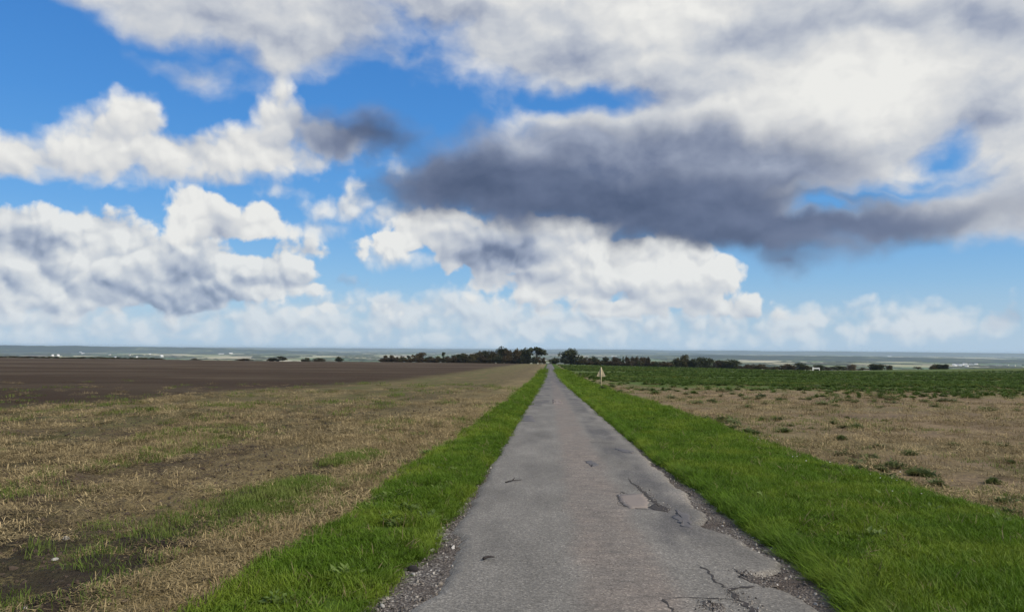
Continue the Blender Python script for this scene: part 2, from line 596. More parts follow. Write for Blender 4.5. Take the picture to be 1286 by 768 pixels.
# ------------------------------------------------------------------ left field
m_left, t, b = material('stubble_soil', 0.95, 0.12)
pos = t.n('ShaderNodeNewGeometry').outputs['Position']
X_, Y_, Z_ = t.sep(pos)
flat = t.comb(X_, Y_, 0.0)
wob = t.m('MULTIPLY', t.m('SUBTRACT', t.noise(flat, 0.13, 3), 0.5), 5.0)
wob2 = t.m('MULTIPLY', t.m('SUBTRACT', t.noise(flat, 1.1, 3), 0.5), 0.6)
xw = t.m('ADD', X_, t.m('ADD', t.m('MULTIPLY', wob, t.mr(X_, -4, -14)), wob2))
straw_amt = t.ramp(t.m('DIVIDE', t.m('ADD', xw, 45), 45), [(0.0, (0.20,) * 3), (0.30, (0.10,) * 3), (0.50, (0.14,) * 3), (0.56, (0.52,) * 3), (0.68, (0.60,) * 3),
                                                          (0.78, (0.50,) * 3), (0.87, (0.56,) * 3), (0.905, (0.85,) * 3), (0.95, (1.15,) * 3), (1.0, (1.15,) * 3)])
rows = t.noise(t.v('MULTIPLY', flat, (1.5, 0.10, 0)), 1.0, 5, 0.62)
patch = t.noise(t.v('MULTIPLY', flat, (0.5, 0.22, 0)), 1.0, 5, 0.62)
fine = t.noise(flat, 7.0, 5, 0.7)
grit = t.noise(flat, 38.0, 3, 0.7)
strawf = t.m('ADD', straw_amt, t.m('ADD', t.m('MULTIPLY', t.m('SUBTRACT', rows, 0.5), 1.1), t.m('MULTIPLY', t.m('SUBTRACT', patch, 0.5), 1.3)))
strawf = t.m('ADD', strawf, t.m('ADD', t.m('MULTIPLY', t.m('SUBTRACT', fine, 0.5), 1.0), t.m('MULTIPLY', t.m('SUBTRACT', t.noise(flat, 24.0, 4, 0.75), 0.5), 2.2)))
nearbare = t.m('MULTIPLY', t.mr(Y_, 9.5, 6.5, smooth=True), t.mr(xw, -3.0, -3.8, smooth=True))
strawf = t.m('SUBTRACT', strawf, t.m('MULTIPLY', nearbare, 0.62))
rut = t.m('MULTIPLY', t.mr(t.m('ABSOLUTE', t.m('ADD', xw, 3.7)), 0.55, 0.2, smooth=True), t.mr(Y_, 15, 11))
strawf = t.m('SUBTRACT', strawf, t.m('MULTIPLY', rut, 0.5))
strawf = t.mr(strawf, 0.22, 0.98)
soil = t.mix(fine, (0.026, 0.019, 0.014), (0.080, 0.060, 0.045))
straw = t.mix(grit, (0.135, 0.106, 0.050), (0.37, 0.29, 0.145))
col = t.mix(strawf, soil, straw)
# broad dry and damp bands in the ploughed part
bands = t.noise(t.comb(t.m('MULTIPLY_ADD', X_, 0.016, t.m('MULTIPLY', Y_, 0.010)), t.m('MULTIPLY_ADD', Y_, 0.024, t.m('MULTIPLY', X_, -0.010))), 1.0, 5, 0.66)
col = t.mix(t.m('MULTIPLY', t.m('MULTIPLY', t.mr(bands, 0.46, 0.58, smooth=True), 0.75), t.mr(Y_, 20, 60)), col, (0.130, 0.098, 0.060))
col = t.mix(t.m('MULTIPLY', t.mr(Y_, 12, 45), t.m('MULTIPLY', t.mr(xw, -4, -9, 0.12, 0.42), t.mr(xw, -24, -20))), col, (0.150, 0.130, 0.048))
col = t.mix(t.m('MULTIPLY', t.mr(xw, -17, -23), t.m('MULTIPLY', t.mr(Y_, 14, 34, 0, 0.95), t.mr(bands, 0.62, 0.48, 0.35, 1.0))), col, (0.054, 0.034, 0.019))
# pale lines that cross the ploughed part towards the crest
lines = t.noise(t.comb(t.m('MULTIPLY', X_, 0.006), t.m('MULTIPLY_ADD', Y_, 0.055, t.m('MULTIPLY', X_, -0.006))), 1.0, 4, 0.6)
lines = t.m('MULTIPLY', t.mr(lines, 0.52, 0.62, smooth=True), t.mr(Y_, 60, 260))
col = t.mix(t.m('MULTIPLY', lines, 0.55), col, (0.15, 0.118, 0.080))
# a green flush of seedlings
gm = t.noise(t.v('MULTIPLY', flat, (0.40, 0.07, 0)), 1.0, 5, 0.65)
gband = t.m('MULTIPLY', t.mr(xw, -24, -17, smooth=True), t.mr(xw, -7, -12, smooth=True))
gband = t.m('MAXIMUM', gband, t.mr(xw, -24, -19, 0.12, 0.35))
gfac = t.m('MULTIPLY', t.m('MULTIPLY', t.mr(gm, 0.44, 0.62, smooth=True), gband), t.mr(fine, 0.3, 0.7))
col = t.mix(t.m('MULTIPLY', gfac, 0.8), col, (0.085, 0.115, 0.028))
t.put(b.inputs['Base Color'], col)
bump(t, b, t.m('ADD', fine, t.m('MULTIPLY', grit, 0.5)), 1.0, 0.11)


def left_z(X, Y):
    z = ground_z(X, Y)
    near = np.clip((60 - Y) / 50, 0, 1)
    edge = np.clip((-2.35 - X) / 0.5, 0, 1)
    rel = 0.12 * (fbm(X * 1.1, Y * 0.7, 51, 3) - 0.5) + 0.12 * (fbm(X * 4.5, Y * 4.0, 57, 3) - 0.5) + 0.055 * (fbm(X * 12, Y * 12, 59, 2) - 0.5)
    rut = 0.05 * (np.sin((X + 0.10 * Y) * 5.2 + 3 * fbm(X * 0.5, Y * 0.5, 5, 2)) * 0.5)
    return z - 0.012 + (rel + rut * 0.5) * near * edge


xs = np.concatenate([np.arange(-2.0, -14, -0.075), -14 - grow(0, 686, 0.09, 0.05)])[::-1]
ys = np.concatenate([np.arange(-8, 4, 1.0), 4 + grow(0, 628, 0.06, 0.012)])
left_field = sheet('field', xs, ys, left_z, m_left, kind='structure', label='brown ploughed and stubble field left of the road', category='field')

# ------------------------------------------------------------------ right field
m_right, t, b = material('pale_stubble', 0.95, 0.12)
pos = t.n('ShaderNodeNewGeometry').outputs['Position']
X_, Y_, Z_ = t.sep(pos)
flat = t.comb(X_, Y_, 0.0)
fine = t.noise(flat, 6.0, 5, 0.7)
grit = t.noise(flat, 34.0, 3, 0.7)
pat = t.noise(t.v('MULTIPLY', flat, (0.10, 0.22, 0)), 1.0, 5, 0.62)
pat2 = t.noise(t.v('MULTIPLY', flat, (0.03, 0.08, 0)), 1.0, 4, 0.6)
straw = t.mix(grit, (0.165, 0.122, 0.066), (0.42, 0.320, 0.175))
soil = t.mix(fine, (0.06, 0.045, 0.033), (0.15, 0.11, 0.078))
col = t.mix(t.mr(t.m('ADD', t.m('MULTIPLY', fine, 0.7), t.m('MULTIPLY', pat, 0.7)), 0.50, 0.86), soil, straw)
col = t.mix(t.m('MULTIPLY', t.mr(t.noise(flat, 24.0, 4, 0.75), 0.52, 0.36), 0.7), col, soil)
col = t.mix(t.m('MULTIPLY', t.mr(pat2, 0.47, 0.62, smooth=True), 0.55), col, (0.17, 0.155, 0.065))
cropd = t.m('ADD', Y_, t.m('MULTIPLY', t.m('SUBTRACT', t.noise(flat, 0.045, 4), 0.5), 36))
cropm = t.m('MULTIPLY', t.mr(cropd, 62, 80, smooth=True), t.mr(t.m('ADD', X_, t.m('MULTIPLY', t.m('SUBTRACT', pat, 0.5), 10)), 5, t.mr(Y_, 90, 190, 13, 6.5), smooth=True))
gaps = t.noise(t.v('MULTIPLY', flat, (0.02, 0.10, 0)), 1.0, 5, 0.65)
cropf = t.m('MULTIPLY', cropm, t.m('ADD', 0.35, t.mr(gaps, 0.36, 0.55)), clamp=True)
cropc = t.mix(t.noise(flat, 1.3, 4, 0.7), (0.038, 0.062, 0.014), (0.105, 0.160, 0.032))
yel = t.mr(t.noise(t.v('MULTIPLY', flat, (0.022, 0.060, 0)), 1.0, 5, 0.65), 0.56, 0.64, smooth=True)
cropc = t.mix(t.m('MULTIPLY', yel, 0.75), cropc, (0.17, 0.185, 0.03))
col = t.mix(cropf, col, cropc)
t.put(b.inputs['Base Color'], col)
bump(t, b, t.m('ADD', fine, t.m('MULTIPLY', grit, 0.35)), 0.9, 0.05)


def right_z(X, Y):
    z = ground_z(X, Y)
    near = np.clip((70 - Y) / 55, 0, 1)
    rel = 0.07 * (fbm(X * 1.1, Y * 0.9, 61, 3) - 0.5) + 0.05 * (fbm(X * 4.5, Y * 4.5, 67, 3) - 0.5)
    return z - 0.012 + rel * near * np.clip((X - 5.0) / 0.8, 0, 1)


xs = np.concatenate([np.arange(4.2, 14, 0.11), 14 + grow(0, 686, 0.12, 0.05)])
ys = np.concatenate([np.arange(-8, 6, 1.0), 6 + grow(0, 626, 0.09, 0.014)])
right_field = sheet('field', xs, ys, right_z, m_right, kind='structure', label='pale stubble field with a dark green crop beyond, right of the road', category='field')

# ------------------------------------------------------------------ gravelly shoulders under the road
m_grav, t, b = material('gravelly_earth', 0.95, 0.2)
pos = t.n('ShaderNodeNewGeometry').outputs['Position']
n1 = t.noise(pos, 1.6, 4, 0.6)
n2 = t.noise(pos, 26, 4, 0.7)
v1 = t.voro(pos, 55, out='Color')
sp = t.n('ShaderNodeSeparateColor')
t.put(sp.inputs[0], v1)
earth = t.mix(n2, (0.04, 0.033, 0.028), (0.13, 0.105, 0.085))
stone = t.ramp(sp.outputs[0], [(0, (0.07, 0.062, 0.055)), (0.5, (0.13, 0.118, 0.105)), (0.85, (0.22, 0.205, 0.18)), (1, (0.42, 0.40, 0.36))])
t.put(b.inputs['Base Color'], t.mix(t.mr(t.m('ADD', n1, t.m('MULTIPLY', n2, 0.4)), 0.55, 0.85), earth, stone))
bump(t, b, t.voro(pos, 55), 0.9, 0.02)


def shoulder(lo, hi, seed):
    xs = np.linspace(lo, hi, 26)
    Xg, Yg = np.meshgrid(xs, YS_ROAD)
    Zg = ground_z(Xg, Yg) + 0.002 + 0.02 * (fbm(Xg * 7, Yg * 7, seed, 3) - 0.5) * np.clip(40 / Yg, 0, 1)
    me = np_mesh('shoulder', np.stack([Xg.ravel(), Yg.ravel(), Zg.ravel()], 1), grid_faces(len(xs), len(YS_ROAD)), [m_grav])
    return me


sh_l = link('shoulder', shoulder(-1.75, -0.6, 71), kind='structure', label='gravelly shoulder along the left edge of the tarmac', category='shoulder')
sh_r = link('shoulder', shoulder(1.35, 2.75, 73), kind='structure', label='gravelly shoulder along the right edge of the tarmac', category='shoulder')

# ------------------------------------------------------------------ the road
m_road, t, b = material('worn_tarmac', 0.82, 0.35)
pos = t.n('ShaderNodeNewGeometry').outputs['Position']
X_, Y_, Z_ = t.sep(pos)
flat = t.comb(X_, Y_, 0.0)
agg = t.noise(flat, 120, 3, 0.75)
agg2 = t.voro(flat, 75, out='Color')
ag = t.n('ShaderNodeSeparateColor')
t.put(ag.inputs[0], agg2)
blot = t.noise(t.v('MULTIPLY', flat, (1.0, 0.35, 0)), 1.3, 5, 0.6)
wobx = t.m('ADD', X_, t.m('MULTIPLY', t.m('SUBTRACT', t.noise(flat, 0.7, 4), 0.5), 0.34))
grey = t.mix(t.mr(blot, 0.3, 0.7), (0.122, 0.115, 0.099), (0.222, 0.210, 0.182))
# worn, reddish, stony strip between the wheel tracks
mid = t.m('MULTIPLY', t.mr(wobx, 0.12, 0.38, smooth=True), t.mr(wobx, 1.05, 0.80, smooth=True))
streak = t.noise(t.v('MULTIPLY', flat, (3.0, 5.0, 0)), 1.0, 6, 0.75)
midc = t.mix(t.mr(streak, 0.35, 0.65), (0.132, 0.115, 0.098), (0.248, 0.210, 0.172))
grey = t.mix(t.m('MULTIPLY', mid, t.mr(t.noise(t.v('MULTIPLY', flat, (1.2, 0.4, 0)), 1, 4), 0.25, 0.6, 0.35, 0.95)), grey, midc)
# bitumen-rich darker, bluer patches in the right wheel track, and far along in the left one
rt = t.m('MULTIPLY', t.mr(wobx, 0.95, 1.15, smooth=True), t.mr(wobx, 1.75, 1.45, smooth=True))
rt = t.m('MULTIPLY', rt, t.mr(t.noise(t.v('MULTIPLY', flat, (0.8, 0.28, 0)), 1.0, 4, 0.6), 0.44, 0.60, smooth=True))
lt = t.m('MULTIPLY', t.mr(wobx, 0.15, -0.05, smooth=True), t.mr(t.noise(t.v('MULTIPLY', flat, (0.5, 0.10, 3)), 1.0, 3, 0.6), 0.50, 0.60, smooth=True))
lt = t.m('MULTIPLY', lt, t.mr(Y_, 17, 26))
dk = t.m('MAXIMUM', rt, lt)
grey = t.mix(t.m('MULTIPLY', dk, 0.78), grey, (0.079, 0.076, 0.073))
# farther off the surface is older and browner-grey, and blotchier
far = t.mr(Y_, 25, 90)
grey = t.mix(t.m('MULTIPLY', far, t.mr(t.noise(t.v('MULTIPLY', flat, (0.6, 0.06, 0)), 1.0, 4, 0.7), 0.35, 0.65)), grey, (0.085, 0.081, 0.082))
# pale dusty edge on the right
pe = t.m('MULTIPLY', t.mr(wobx, 1.45, 1.75, smooth=True), t.mr(t.noise(flat, 0.9, 3), 0.40, 0.58, smooth=True))
grey = t.mix(t.m('MULTIPLY', pe, 0.75), grey, (0.235, 0.215, 0.185))
spk = t.ramp(ag.outputs[0], [(0, (0.62,) * 3), (0.5, (0.95,) * 3), (0.9, (1.22,) * 3), (1, (1.75,) * 3)])
colr = t.mix(1.0, grey, spk, 'MULTIPLY')
colr = t.mix(1.0, colr, t.mix(agg, (0.72,) * 3, (1.28,) * 3), 'MULTIPLY')
t.put(b.inputs['Base Color'], colr)
bump(t, b, t.m('ADD', agg, t.m('MULTIPLY', t.voro(flat, 75), 0.6)), 0.45, 0.008)

nt = 44
T = np.linspace(0, 1, nt)
Yg = np.repeat(YS_ROAD[:, None], nt, 1)
XL, XR = tar_l(YS_ROAD)[:, None], tar_r(YS_ROAD)[:, None]
Xg = XL + (XR - XL) * T[None, :]


def road_z(X, Y):
    e = 0.034 + 0.018 * (fbm(X * 1.1, Y * 0.5, 81, 3) - 0.5) * np.clip(40 / Y, 0, 1)
    return ground_z(X, Y) + e + 0.012 * (1 - ((X - 0.45) / 1.45) ** 2)


Zg = road_z(Xg, Yg)
Zg[:, 0] -= 0.045
Zg[:, -1] -= 0.045
Xg[:, 0] -= 0.005
Xg[:, -1] += 0.005
road = link('road', np_mesh('road', np.stack([Xg.ravel(), Yg.ravel(), Zg.ravel()], 1), grid_faces(nt, len(YS_ROAD)), [m_road]),
            kind='structure', label='narrow patched tarmac lane running straight to the crest', category='road')

# cracks and patches, each a piece of the road
m_crack, t, b = material('crack_tar', 0.9, 0.2)
pos = t.n('ShaderNodeNewGeometry').outputs['Position']
t.put(b.inputs['Base Color'], t.mix(t.noise(pos, 60, 3), (0.022, 0.020, 0.020), (0.085, 0.078, 0.072)))
m_ptan, t, b = material('worn_patch', 0.9, 0.25)
pos = t.n('ShaderNodeNewGeometry').outputs['Position']
t.put(b.inputs['Base Color'], t.mix(t.m('ADD', t.m('MULTIPLY', t.noise(pos, 90, 3, 0.75), 0.7), t.m('MULTIPLY', t.noise(pos, 5, 3), 0.3)), (0.13, 0.112, 0.10), (0.31, 0.27, 0.235)))
m_pdark, t, b = material('bitumen_patch', 0.85, 0.3)
pos = t.n('ShaderNodeNewGeometry').outputs['Position']
t.put(b.inputs['Base Color'], t.mix(t.m('ADD', t.m('MULTIPLY', t.noise(pos, 90, 3, 0.75), 0.7), t.m('MULTIPLY', t.noise(pos, 5, 3), 0.3)), (0.060, 0.058, 0.060), (0.155, 0.150, 0.150)))


def on_road(px, py):
    p = spot(px, py, 0.04)
    return p.x, p.y


def crack(pts, w0, w1, seed=0):
    """a ragged dark crack: a thin ribbon of changing width lying in the surface"""
    P = [on_road(*p) for p in pts]
    r = random.Random(seed)
    L, Rr = [], []
    for i in range(len(P) - 1):
        ax, ay = P[i]
        bx, by = P[i + 1]
        n = max(2, int(math.hypot(bx - ax, by - ay) / 0.035))
        for k in range(n + (i == len(P) - 2)):
            u = k / n
            dx_, dy_ = bx - ax, by - ay
            l = math.hypot(dx_, dy_) or 1
            nx, ny = -dy_ / l, dx_ / l
            g = (i + u) / (len(P) - 1)
            w = 0.8 * (w0 + (w1 - w0) * g) * r.uniform(0.2, 1.4) * min(1, 6 * g + 0.15, 6 * (1 - g) + 0.25)
            j = r.uniform(-0.014, 0.014)
            x, y = ax + dx_ * u + nx * j, ay + dy_ * u + ny * j
            L.append((x + nx * w / 2, y + ny * w / 2))
            Rr.append((x - nx * w / 2, y - ny * w / 2))
    V = L + Rr
    n = len(L)
    V = [(x, y, float(road_z(x, y)) + 0.004) for x, y in V]
    fc = [(i, i + 1, n + i + 1, n + i) for i in range(n - 1)]
    link('crack', np_mesh('crack', V, fc, [m_crack]), parent=road)


def patch(poly, mat, lift=0.006, seed=0, jag=0.02, name='asphalt_patch'):
    P = [on_road(*p) for p in poly]
    r = random.Random(seed)
    ring = []
    for i in range(len(P)):
        ax, ay = P[i]
        bx, by = P[(i + 1) % len(P)]
        n = max(2, int(math.hypot(bx - ax, by - ay) / 0.07))
        for k in range(n):
            u = k / n
            ring.append((ax + (bx - ax) * u + r.uniform(-jag, jag), ay + (by - ay) * u + r.uniform(-jag, jag)))
    cx, cy_ = sum(p[0] for p in ring) / len(ring), sum(p[1] for p in ring) / len(ring)
    n = len(ring)
    V, fc = [], []
    levels = [1.0, 0.985, 0.66, 0.33]
    for li, s in enumerate(levels):
        for x, y in ring:
            X, Y = cx + (x - cx) * s, cy_ + (y - cy_) * s
            V.append((X, Y, float(road_z(X, Y)) + (lift if li else -0.004)))
    V.append((cx, cy_, float(road_z(cx, cy_)) + lift))
    for li in range(len(levels) - 1):
        for i in range(n):
            fc.append((li * n + i, li * n + (i + 1) % n, (li + 1) * n + (i + 1) % n, (li + 1) * n + i))
    o = (len(levels) - 1) * n
    for i in range(n):
        fc.append((o + i, o + (i + 1) % n, len(V) - 1))
    link(name, np_mesh(name, V, fc, [mat]), parent=road)


patch([(776, 622), (806, 620), (816, 631), (812, 638), (789, 639), (779, 631)], m_ptan, 0.006, 1)
patch([(822, 632), (834, 636), (841, 640), (838, 644), (824, 640), (814, 638)], m_crack, 0.003, 2, 0.03, 'pothole')
patch([(636, 521), (668, 521), (672, 529), (634, 529)], m_pdark, 0.006, 3)
patch([(694, 501.5), (703, 501.5), (707, 507), (694, 507)], m_ptan, 0.006, 4, 0.03)
patch([(878, 756), (890, 754), (902, 758), (910, 766), (905, 774), (892, 766)], m_grav, 0.003, 5, 0.03, 'pothole')
patch([(771, 562), (782, 563), (795, 566), (794, 569), (780, 567)], m_pdark, 0.004, 6, 0.03)
patch([(852, 640), (868, 648), (872, 664), (858, 662), (846, 650)], m_pdark, 0.005, 8, 0.03)
patch([(922, 714), (940, 719), (956, 727), (980, 731), (962, 736), (944, 733), (932, 724)], m_grav, 0.003, 9, 0.05, 'pothole')
patch([(734, 579), (742, 578), (753, 584), (744, 586)], m_pdark, 0.004, 10, 0.03)
crack([(789, 599), (793, 606), (800, 610), (803, 614), (811, 620), (818, 628), (828, 634), (840, 641)], 0.025, 0.10, 1)
crack([(775, 621), (778, 629), (784, 636), (800, 639), (818, 640), (838, 642)], 0.03, 0.02, 2)
crack([(768, 619), (780, 618), (788, 621)], 0.03, 0.02, 3)
crack([(918, 741), (926, 751), (934, 758), (946, 765), (956, 774)], 0.05, 0.07, 4)
crack([(916, 742), (928, 738), (948, 736)], 0.05, 0.04, 5)
crack([(832, 753), (858, 750), (890, 751), (925, 753)], 0.014, 0.016, 6)
crack([(834, 752), (840, 760), (848, 770)], 0.04, 0.03, 7)
crack([(737, 555.4), (754, 555.5), (772, 555.6)], 0.07, 0.07, 8)
crack([(872, 708), (890, 716), (896, 728), (912, 738)], 0.02, 0.03, 9)
crack([(640, 529), (672, 529.5)], 0.06, 0.04, 10)

# ------------------------------------------------------------------ grass verges (the turf under the blades)
m_turf, t, b = material('turf', 0.95, 0.1)
pos = t.n('ShaderNodeNewGeometry').outputs['Position']
X_, Y_, Z_ = t.sep(pos)
flat = t.comb(X_, Y_, 0.0)
tn = t.noise(flat, 0.8, 4, 0.6)
tn2 = t.noise(flat, 14, 4, 0.7)
tcol = t.mix(tn2, (0.030, 0.050, 0.008), (0.080, 0.145, 0.016))
tcol = t.mix(t.m('MULTIPLY', t.mr(tn, 0.45, 0.7), 0.5), tcol, (0.10, 0.14, 0.03))
t.put(b.inputs['Base Color'], tcol)
bump(t, b, tn2, 0.8, 0.05)


def verge_h(X, Y, ein, eout):
    """height of the turf above the land: a soft shoulder at the road, thinning out into the field"""
    u = np.clip(np.abs(X - ein) / 0.28, 0, 1)
    v = np.clip(np.abs(eout - X) / 0.5, 0, 1)
    return -0.03 + (0.10 * u * (2 - u)) * (0.25 + 0.75 * v) + 0.035 * (fbm(X * 1.7, Y * 1.7, 91, 3) - 0.5) * u


def verge(ein_f, eout_f):
    n = 30
    T = np.linspace(0, 1, n) ** 1.3
    e0, e1 = ein_f(YS_ROAD)[:, None], eout_f(YS_ROAD)[:, None]
    Xg = e0 + (e1 - e0) * T[None]
    Yg = np.repeat(YS_ROAD[:, None], n, 1)
    Zg = ground_z(Xg, Yg) + verge_h(Xg, Yg, e0, e1)
    F_ = grid_faces(n, len(YS_ROAD))
    if e1[0] < e0[0]:
        F_ = F_[:, ::-1]
    return np_mesh('verge', np.stack([Xg.ravel(), Yg.ravel(), Zg.ravel()], 1), F_, [m_turf])


link('verge', verge(grass_l, verge_l), kind='structure', label='narrow grass verge between the road and the brown field', category='verge')
link('verge', verge(grass_r, verge_r), kind='structure', label='broad grass verge between the road and the pale stubble', category='verge')


# ------------------------------------------------------------------ scattering
def seen(x, y, z, margin=0.06):
    """true for points the photograph could plausibly see (with a generous margin)"""
    vx, vy, vz = x, y, z - CAM_Z
    f = vx * F.x + vy * F.y + vz * F.z
    r = vx * RT.x + vy * RT.y + vz * RT.z
    u = vx * UP.x + vy * UP.y + vz * UP.z
    f = np.maximum(f, 0.01)
    return (np.abs(r / f) < PW / 2 / FPX + margin + 1.0 / f) & (u / f > -PH / 2 / FPX - margin - 0.2 / f)


def scatter(name, pts, rot, scl, var, protos, **props):
    """one object of instances placed by geometry nodes"""
    me = D.meshes.new(name)
    n = len(pts)
    me.vertices.add(n)
    me.vertices.foreach_set('co', np.asarray(pts, np.float32).ravel())
    a = me.attributes.new('rot', 'FLOAT_VECTOR', 'POINT')
    a.data.foreach_set('vector', np.asarray(rot, np.float32).ravel())
    a = me.attributes.new('scl', 'FLOAT_VECTOR', 'POINT')
    a.data.foreach_set('vector', np.asarray(scl, np.float32).ravel())
    a = me.attributes.new('var', 'INT', 'POINT')
    a.data.foreach_set('value', np.asarray(var, np.int32))
    me.update()
    o = link(name, me, **props)
    cl = D.collections.new(name + '_kinds')
    for p in protos:
        cl.objects.link(p)
    ng = D.node_groups.new(name + '_scatter', 'GeometryNodeTree')
    ng.interface.new_socket('Geometry', in_out='INPUT', socket_type='NodeSocketGeometry')
    ng.interface.new_socket('Geometry', in_out='OUTPUT', socket_type='NodeSocketGeometry')
    N, Lk = ng.nodes, ng.links
    gi, go = N.new('NodeGroupInput'), N.new('NodeGroupOutput')
    ip = N.new('GeometryNodeInstanceOnPoints')
    ci = N.new('GeometryNodeCollectionInfo')
    ci.inputs['Collection'].default_value = cl
    ci.inputs['Separate Children'].default_value = True
    ci.inputs['Reset Children'].default_value = True
    Lk.new(gi.outputs[0], ip.inputs['Points'])
    Lk.new(ci.outputs[0], ip.inputs['Instance'])
    ip.inputs['Pick Instance'].default_value = True
    for nm, typ, sock in (('rot', 'FLOAT_VECTOR', 'Rotation'), ('scl', 'FLOAT_VECTOR', 'Scale'), ('var', 'INT', 'Instance Index')):
        na = N.new('GeometryNodeInputNamedAttribute')
        na.data_type = typ
        na.inputs[0].default_value = nm
        Lk.new(na.outputs[0], ip.inputs[sock])
    Lk.new(ip.outputs[0], go.inputs[0])
    o.modifiers.new('scatter', 'NODES').node_group = ng
    return o


def proto(name, verts, faces, mats, attr=None, midx=None, smooth=False):
    me = np_mesh(name, verts, faces, mats, smooth=smooth, midx=midx)
    if attr is not None:
        a = me.attributes.new('tone', 'FLOAT', 'POINT')
        a.data.foreach_set('value', np.asarray(attr, np.float32))
    return D.objects.new(name, me)


def foliage_mat(name, c0, c1, c2, rough=0.6, trans=0.35, nscale=0.7, rnd=0.25, streak=None):
    """leaves and blades: tone runs from c0 (root or old) to c1 (tip or young); c2 comes in by patches"""
    m = D.materials.new(name)
    m.use_nodes = True
    t = NT(m.node_tree)
    m.node_tree.nodes.clear()
    at = t.n('ShaderNodeAttribute', attribute_name='tone')
    pos = t.n('ShaderNodeNewGeometry').outputs['Position']
    oi = t.n('ShaderNodeObjectInfo').outputs['Random']
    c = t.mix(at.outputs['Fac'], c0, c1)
    pn = t.noise(pos, nscale, 3, 0.6)
    c = t.mix(t.m('MULTIPLY', t.mr(pn, 0.42, 0.68, smooth=True), 0.75), c, c2)
    if streak:
        sn = t.noise(t.v('MULTIPLY', pos, (0.022, 0.060, 0)), 1.0, 5, 0.65)
        c = t.mix(t.m('MULTIPLY', t.mr(sn, 0.56, 0.64, smooth=True), 0.7), c, streak)
    c = t.mix(1.0, c, t.mix(oi, (1 - rnd,) * 3, (1 + rnd,) * 3), 'MULTIPLY')
    df = t.n('ShaderNodeBsdfDiffuse')
    tr = t.n('ShaderNodeBsdfTranslucent')
    gl = t.n('ShaderNodeBsdfGlossy')
    gl.inputs['Roughness'].default_value = rough
    t.put(df.inputs[0], c)
    t.put(tr.inputs[0], c)
    gl.inputs[0].default_value = (1, 1, 1, 1)
    m1 = t.n('ShaderNodeMixShader')
    m1.inputs[0].default_value = trans
    t.t.links.new(df.outputs[0], m1.inputs[1])
    t.t.links.new(tr.outputs[0], m1.inputs[2])
    m2 = t.n('ShaderNodeMixShader')
    m2.inputs[0].default_value = 0.015
    t.t.links.new(m1.outputs[0], m2.inputs[1])
    t.t.links.new(gl.outputs[0], m2.inputs[2])
    t.t.links.new(m2.outputs[0], t.n('ShaderNodeOutputMaterial').inputs[0])
    return m


def blades(r, n, rad_, h0, h1, w, lean=0.5):
    """a tuft of bent grass blades"""
    V, Fc, A = [], [], []
    for i in range(n):
        q = rad_ * math.sqrt(r.random())
        th = r.random() * 6.283
        x, y = q * math.cos(th), q * math.sin(th)
        h = r.uniform(h0, h1)
        a = r.random() * 6.283
        l = h * r.uniform(0.1, lean) * 1.3
        dx_, dy_ = math.cos(a), math.sin(a)
        sx, sy = -dy_ * w / 2, dx_ * w / 2
        tone = r.uniform(-0.2, 0.2)
        b0 = len(V)
        for (u, k, ww) in ((0, 0, 1.0), (0.55, 0.3, 0.85)):
            cx, cyy, cz = x + dx_ * l * k, y + dy_ * l * k, h * u
            V += [(cx - sx * ww, cyy - sy * ww, cz), (cx + sx * ww, cyy + sy * ww, cz)]
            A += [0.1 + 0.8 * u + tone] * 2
        V.append((x + dx_ * l, y + dy_ * l, h * r.uniform(0.8, 1.0)))
        A.append(0.95 + tone)
        Fc += [(b0, b0 + 1, b0 + 3, b0 + 2), (b0 + 2, b0 + 3, b0 + 4)]
    return V, Fc, A


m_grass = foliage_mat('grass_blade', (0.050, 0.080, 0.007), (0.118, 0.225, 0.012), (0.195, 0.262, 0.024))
m_dry = foliage_mat('dry_grass', (0.16, 0.12, 0.06), (0.34, 0.27, 0.15), (0.22, 0.17, 0.09), trans=0.2)
r = random.Random(3)
tufts = []
for i in range(6):
    V, Fc, A = blades(r, 95, 0.15, 0.045, 0.115, 0.0058, 0.75)
    tufts.append(proto('grass_tuft_%d' % i, V, Fc, [m_grass], A))
long_tufts = []
for i in range(4):
    V, Fc, A = blades(r, 60, 0.10, 0.12, 0.24, 0.006, 1.0)
    long_tufts.append(proto('long_grass_%d' % i, V, Fc, [m_grass], A))
dry_tufts = []
for i in range(3):
    V, Fc, A = blades(r, 14, 0.14, 0.05, 0.15, 0.0042, 0.9)
    dry_tufts.append(proto('dry_grass_%d' % i, V, Fc, [m_dry], A))


def strip_points(x0f, x1f, ya, yb, spacing, far0=12.0):
    """jittered points over a strip along the road, spread wider with distance"""
    P, S = [], []
    y = ya
    while y < yb:
        k = max(1.0, y / far0)
        sp = spacing * k
        x0, x1 = float(x0f(np.array(y))), float(x1f(np.array(y)))
        if x1 < x0:
            x0, x1 = x1, x0
        n = max(1, int((x1 - x0) / sp))
        xx = x0 + (np.arange(n) + rng.random(n)) / n * (x1 - x0)
        yy = y + (rng.random(n) - 0.5) * sp * 1.4
        P.append(np.stack([xx, yy], 1))
        S.append(np.full(n, k))
        y += sp
    return np.concatenate(P), np.concatenate(S)


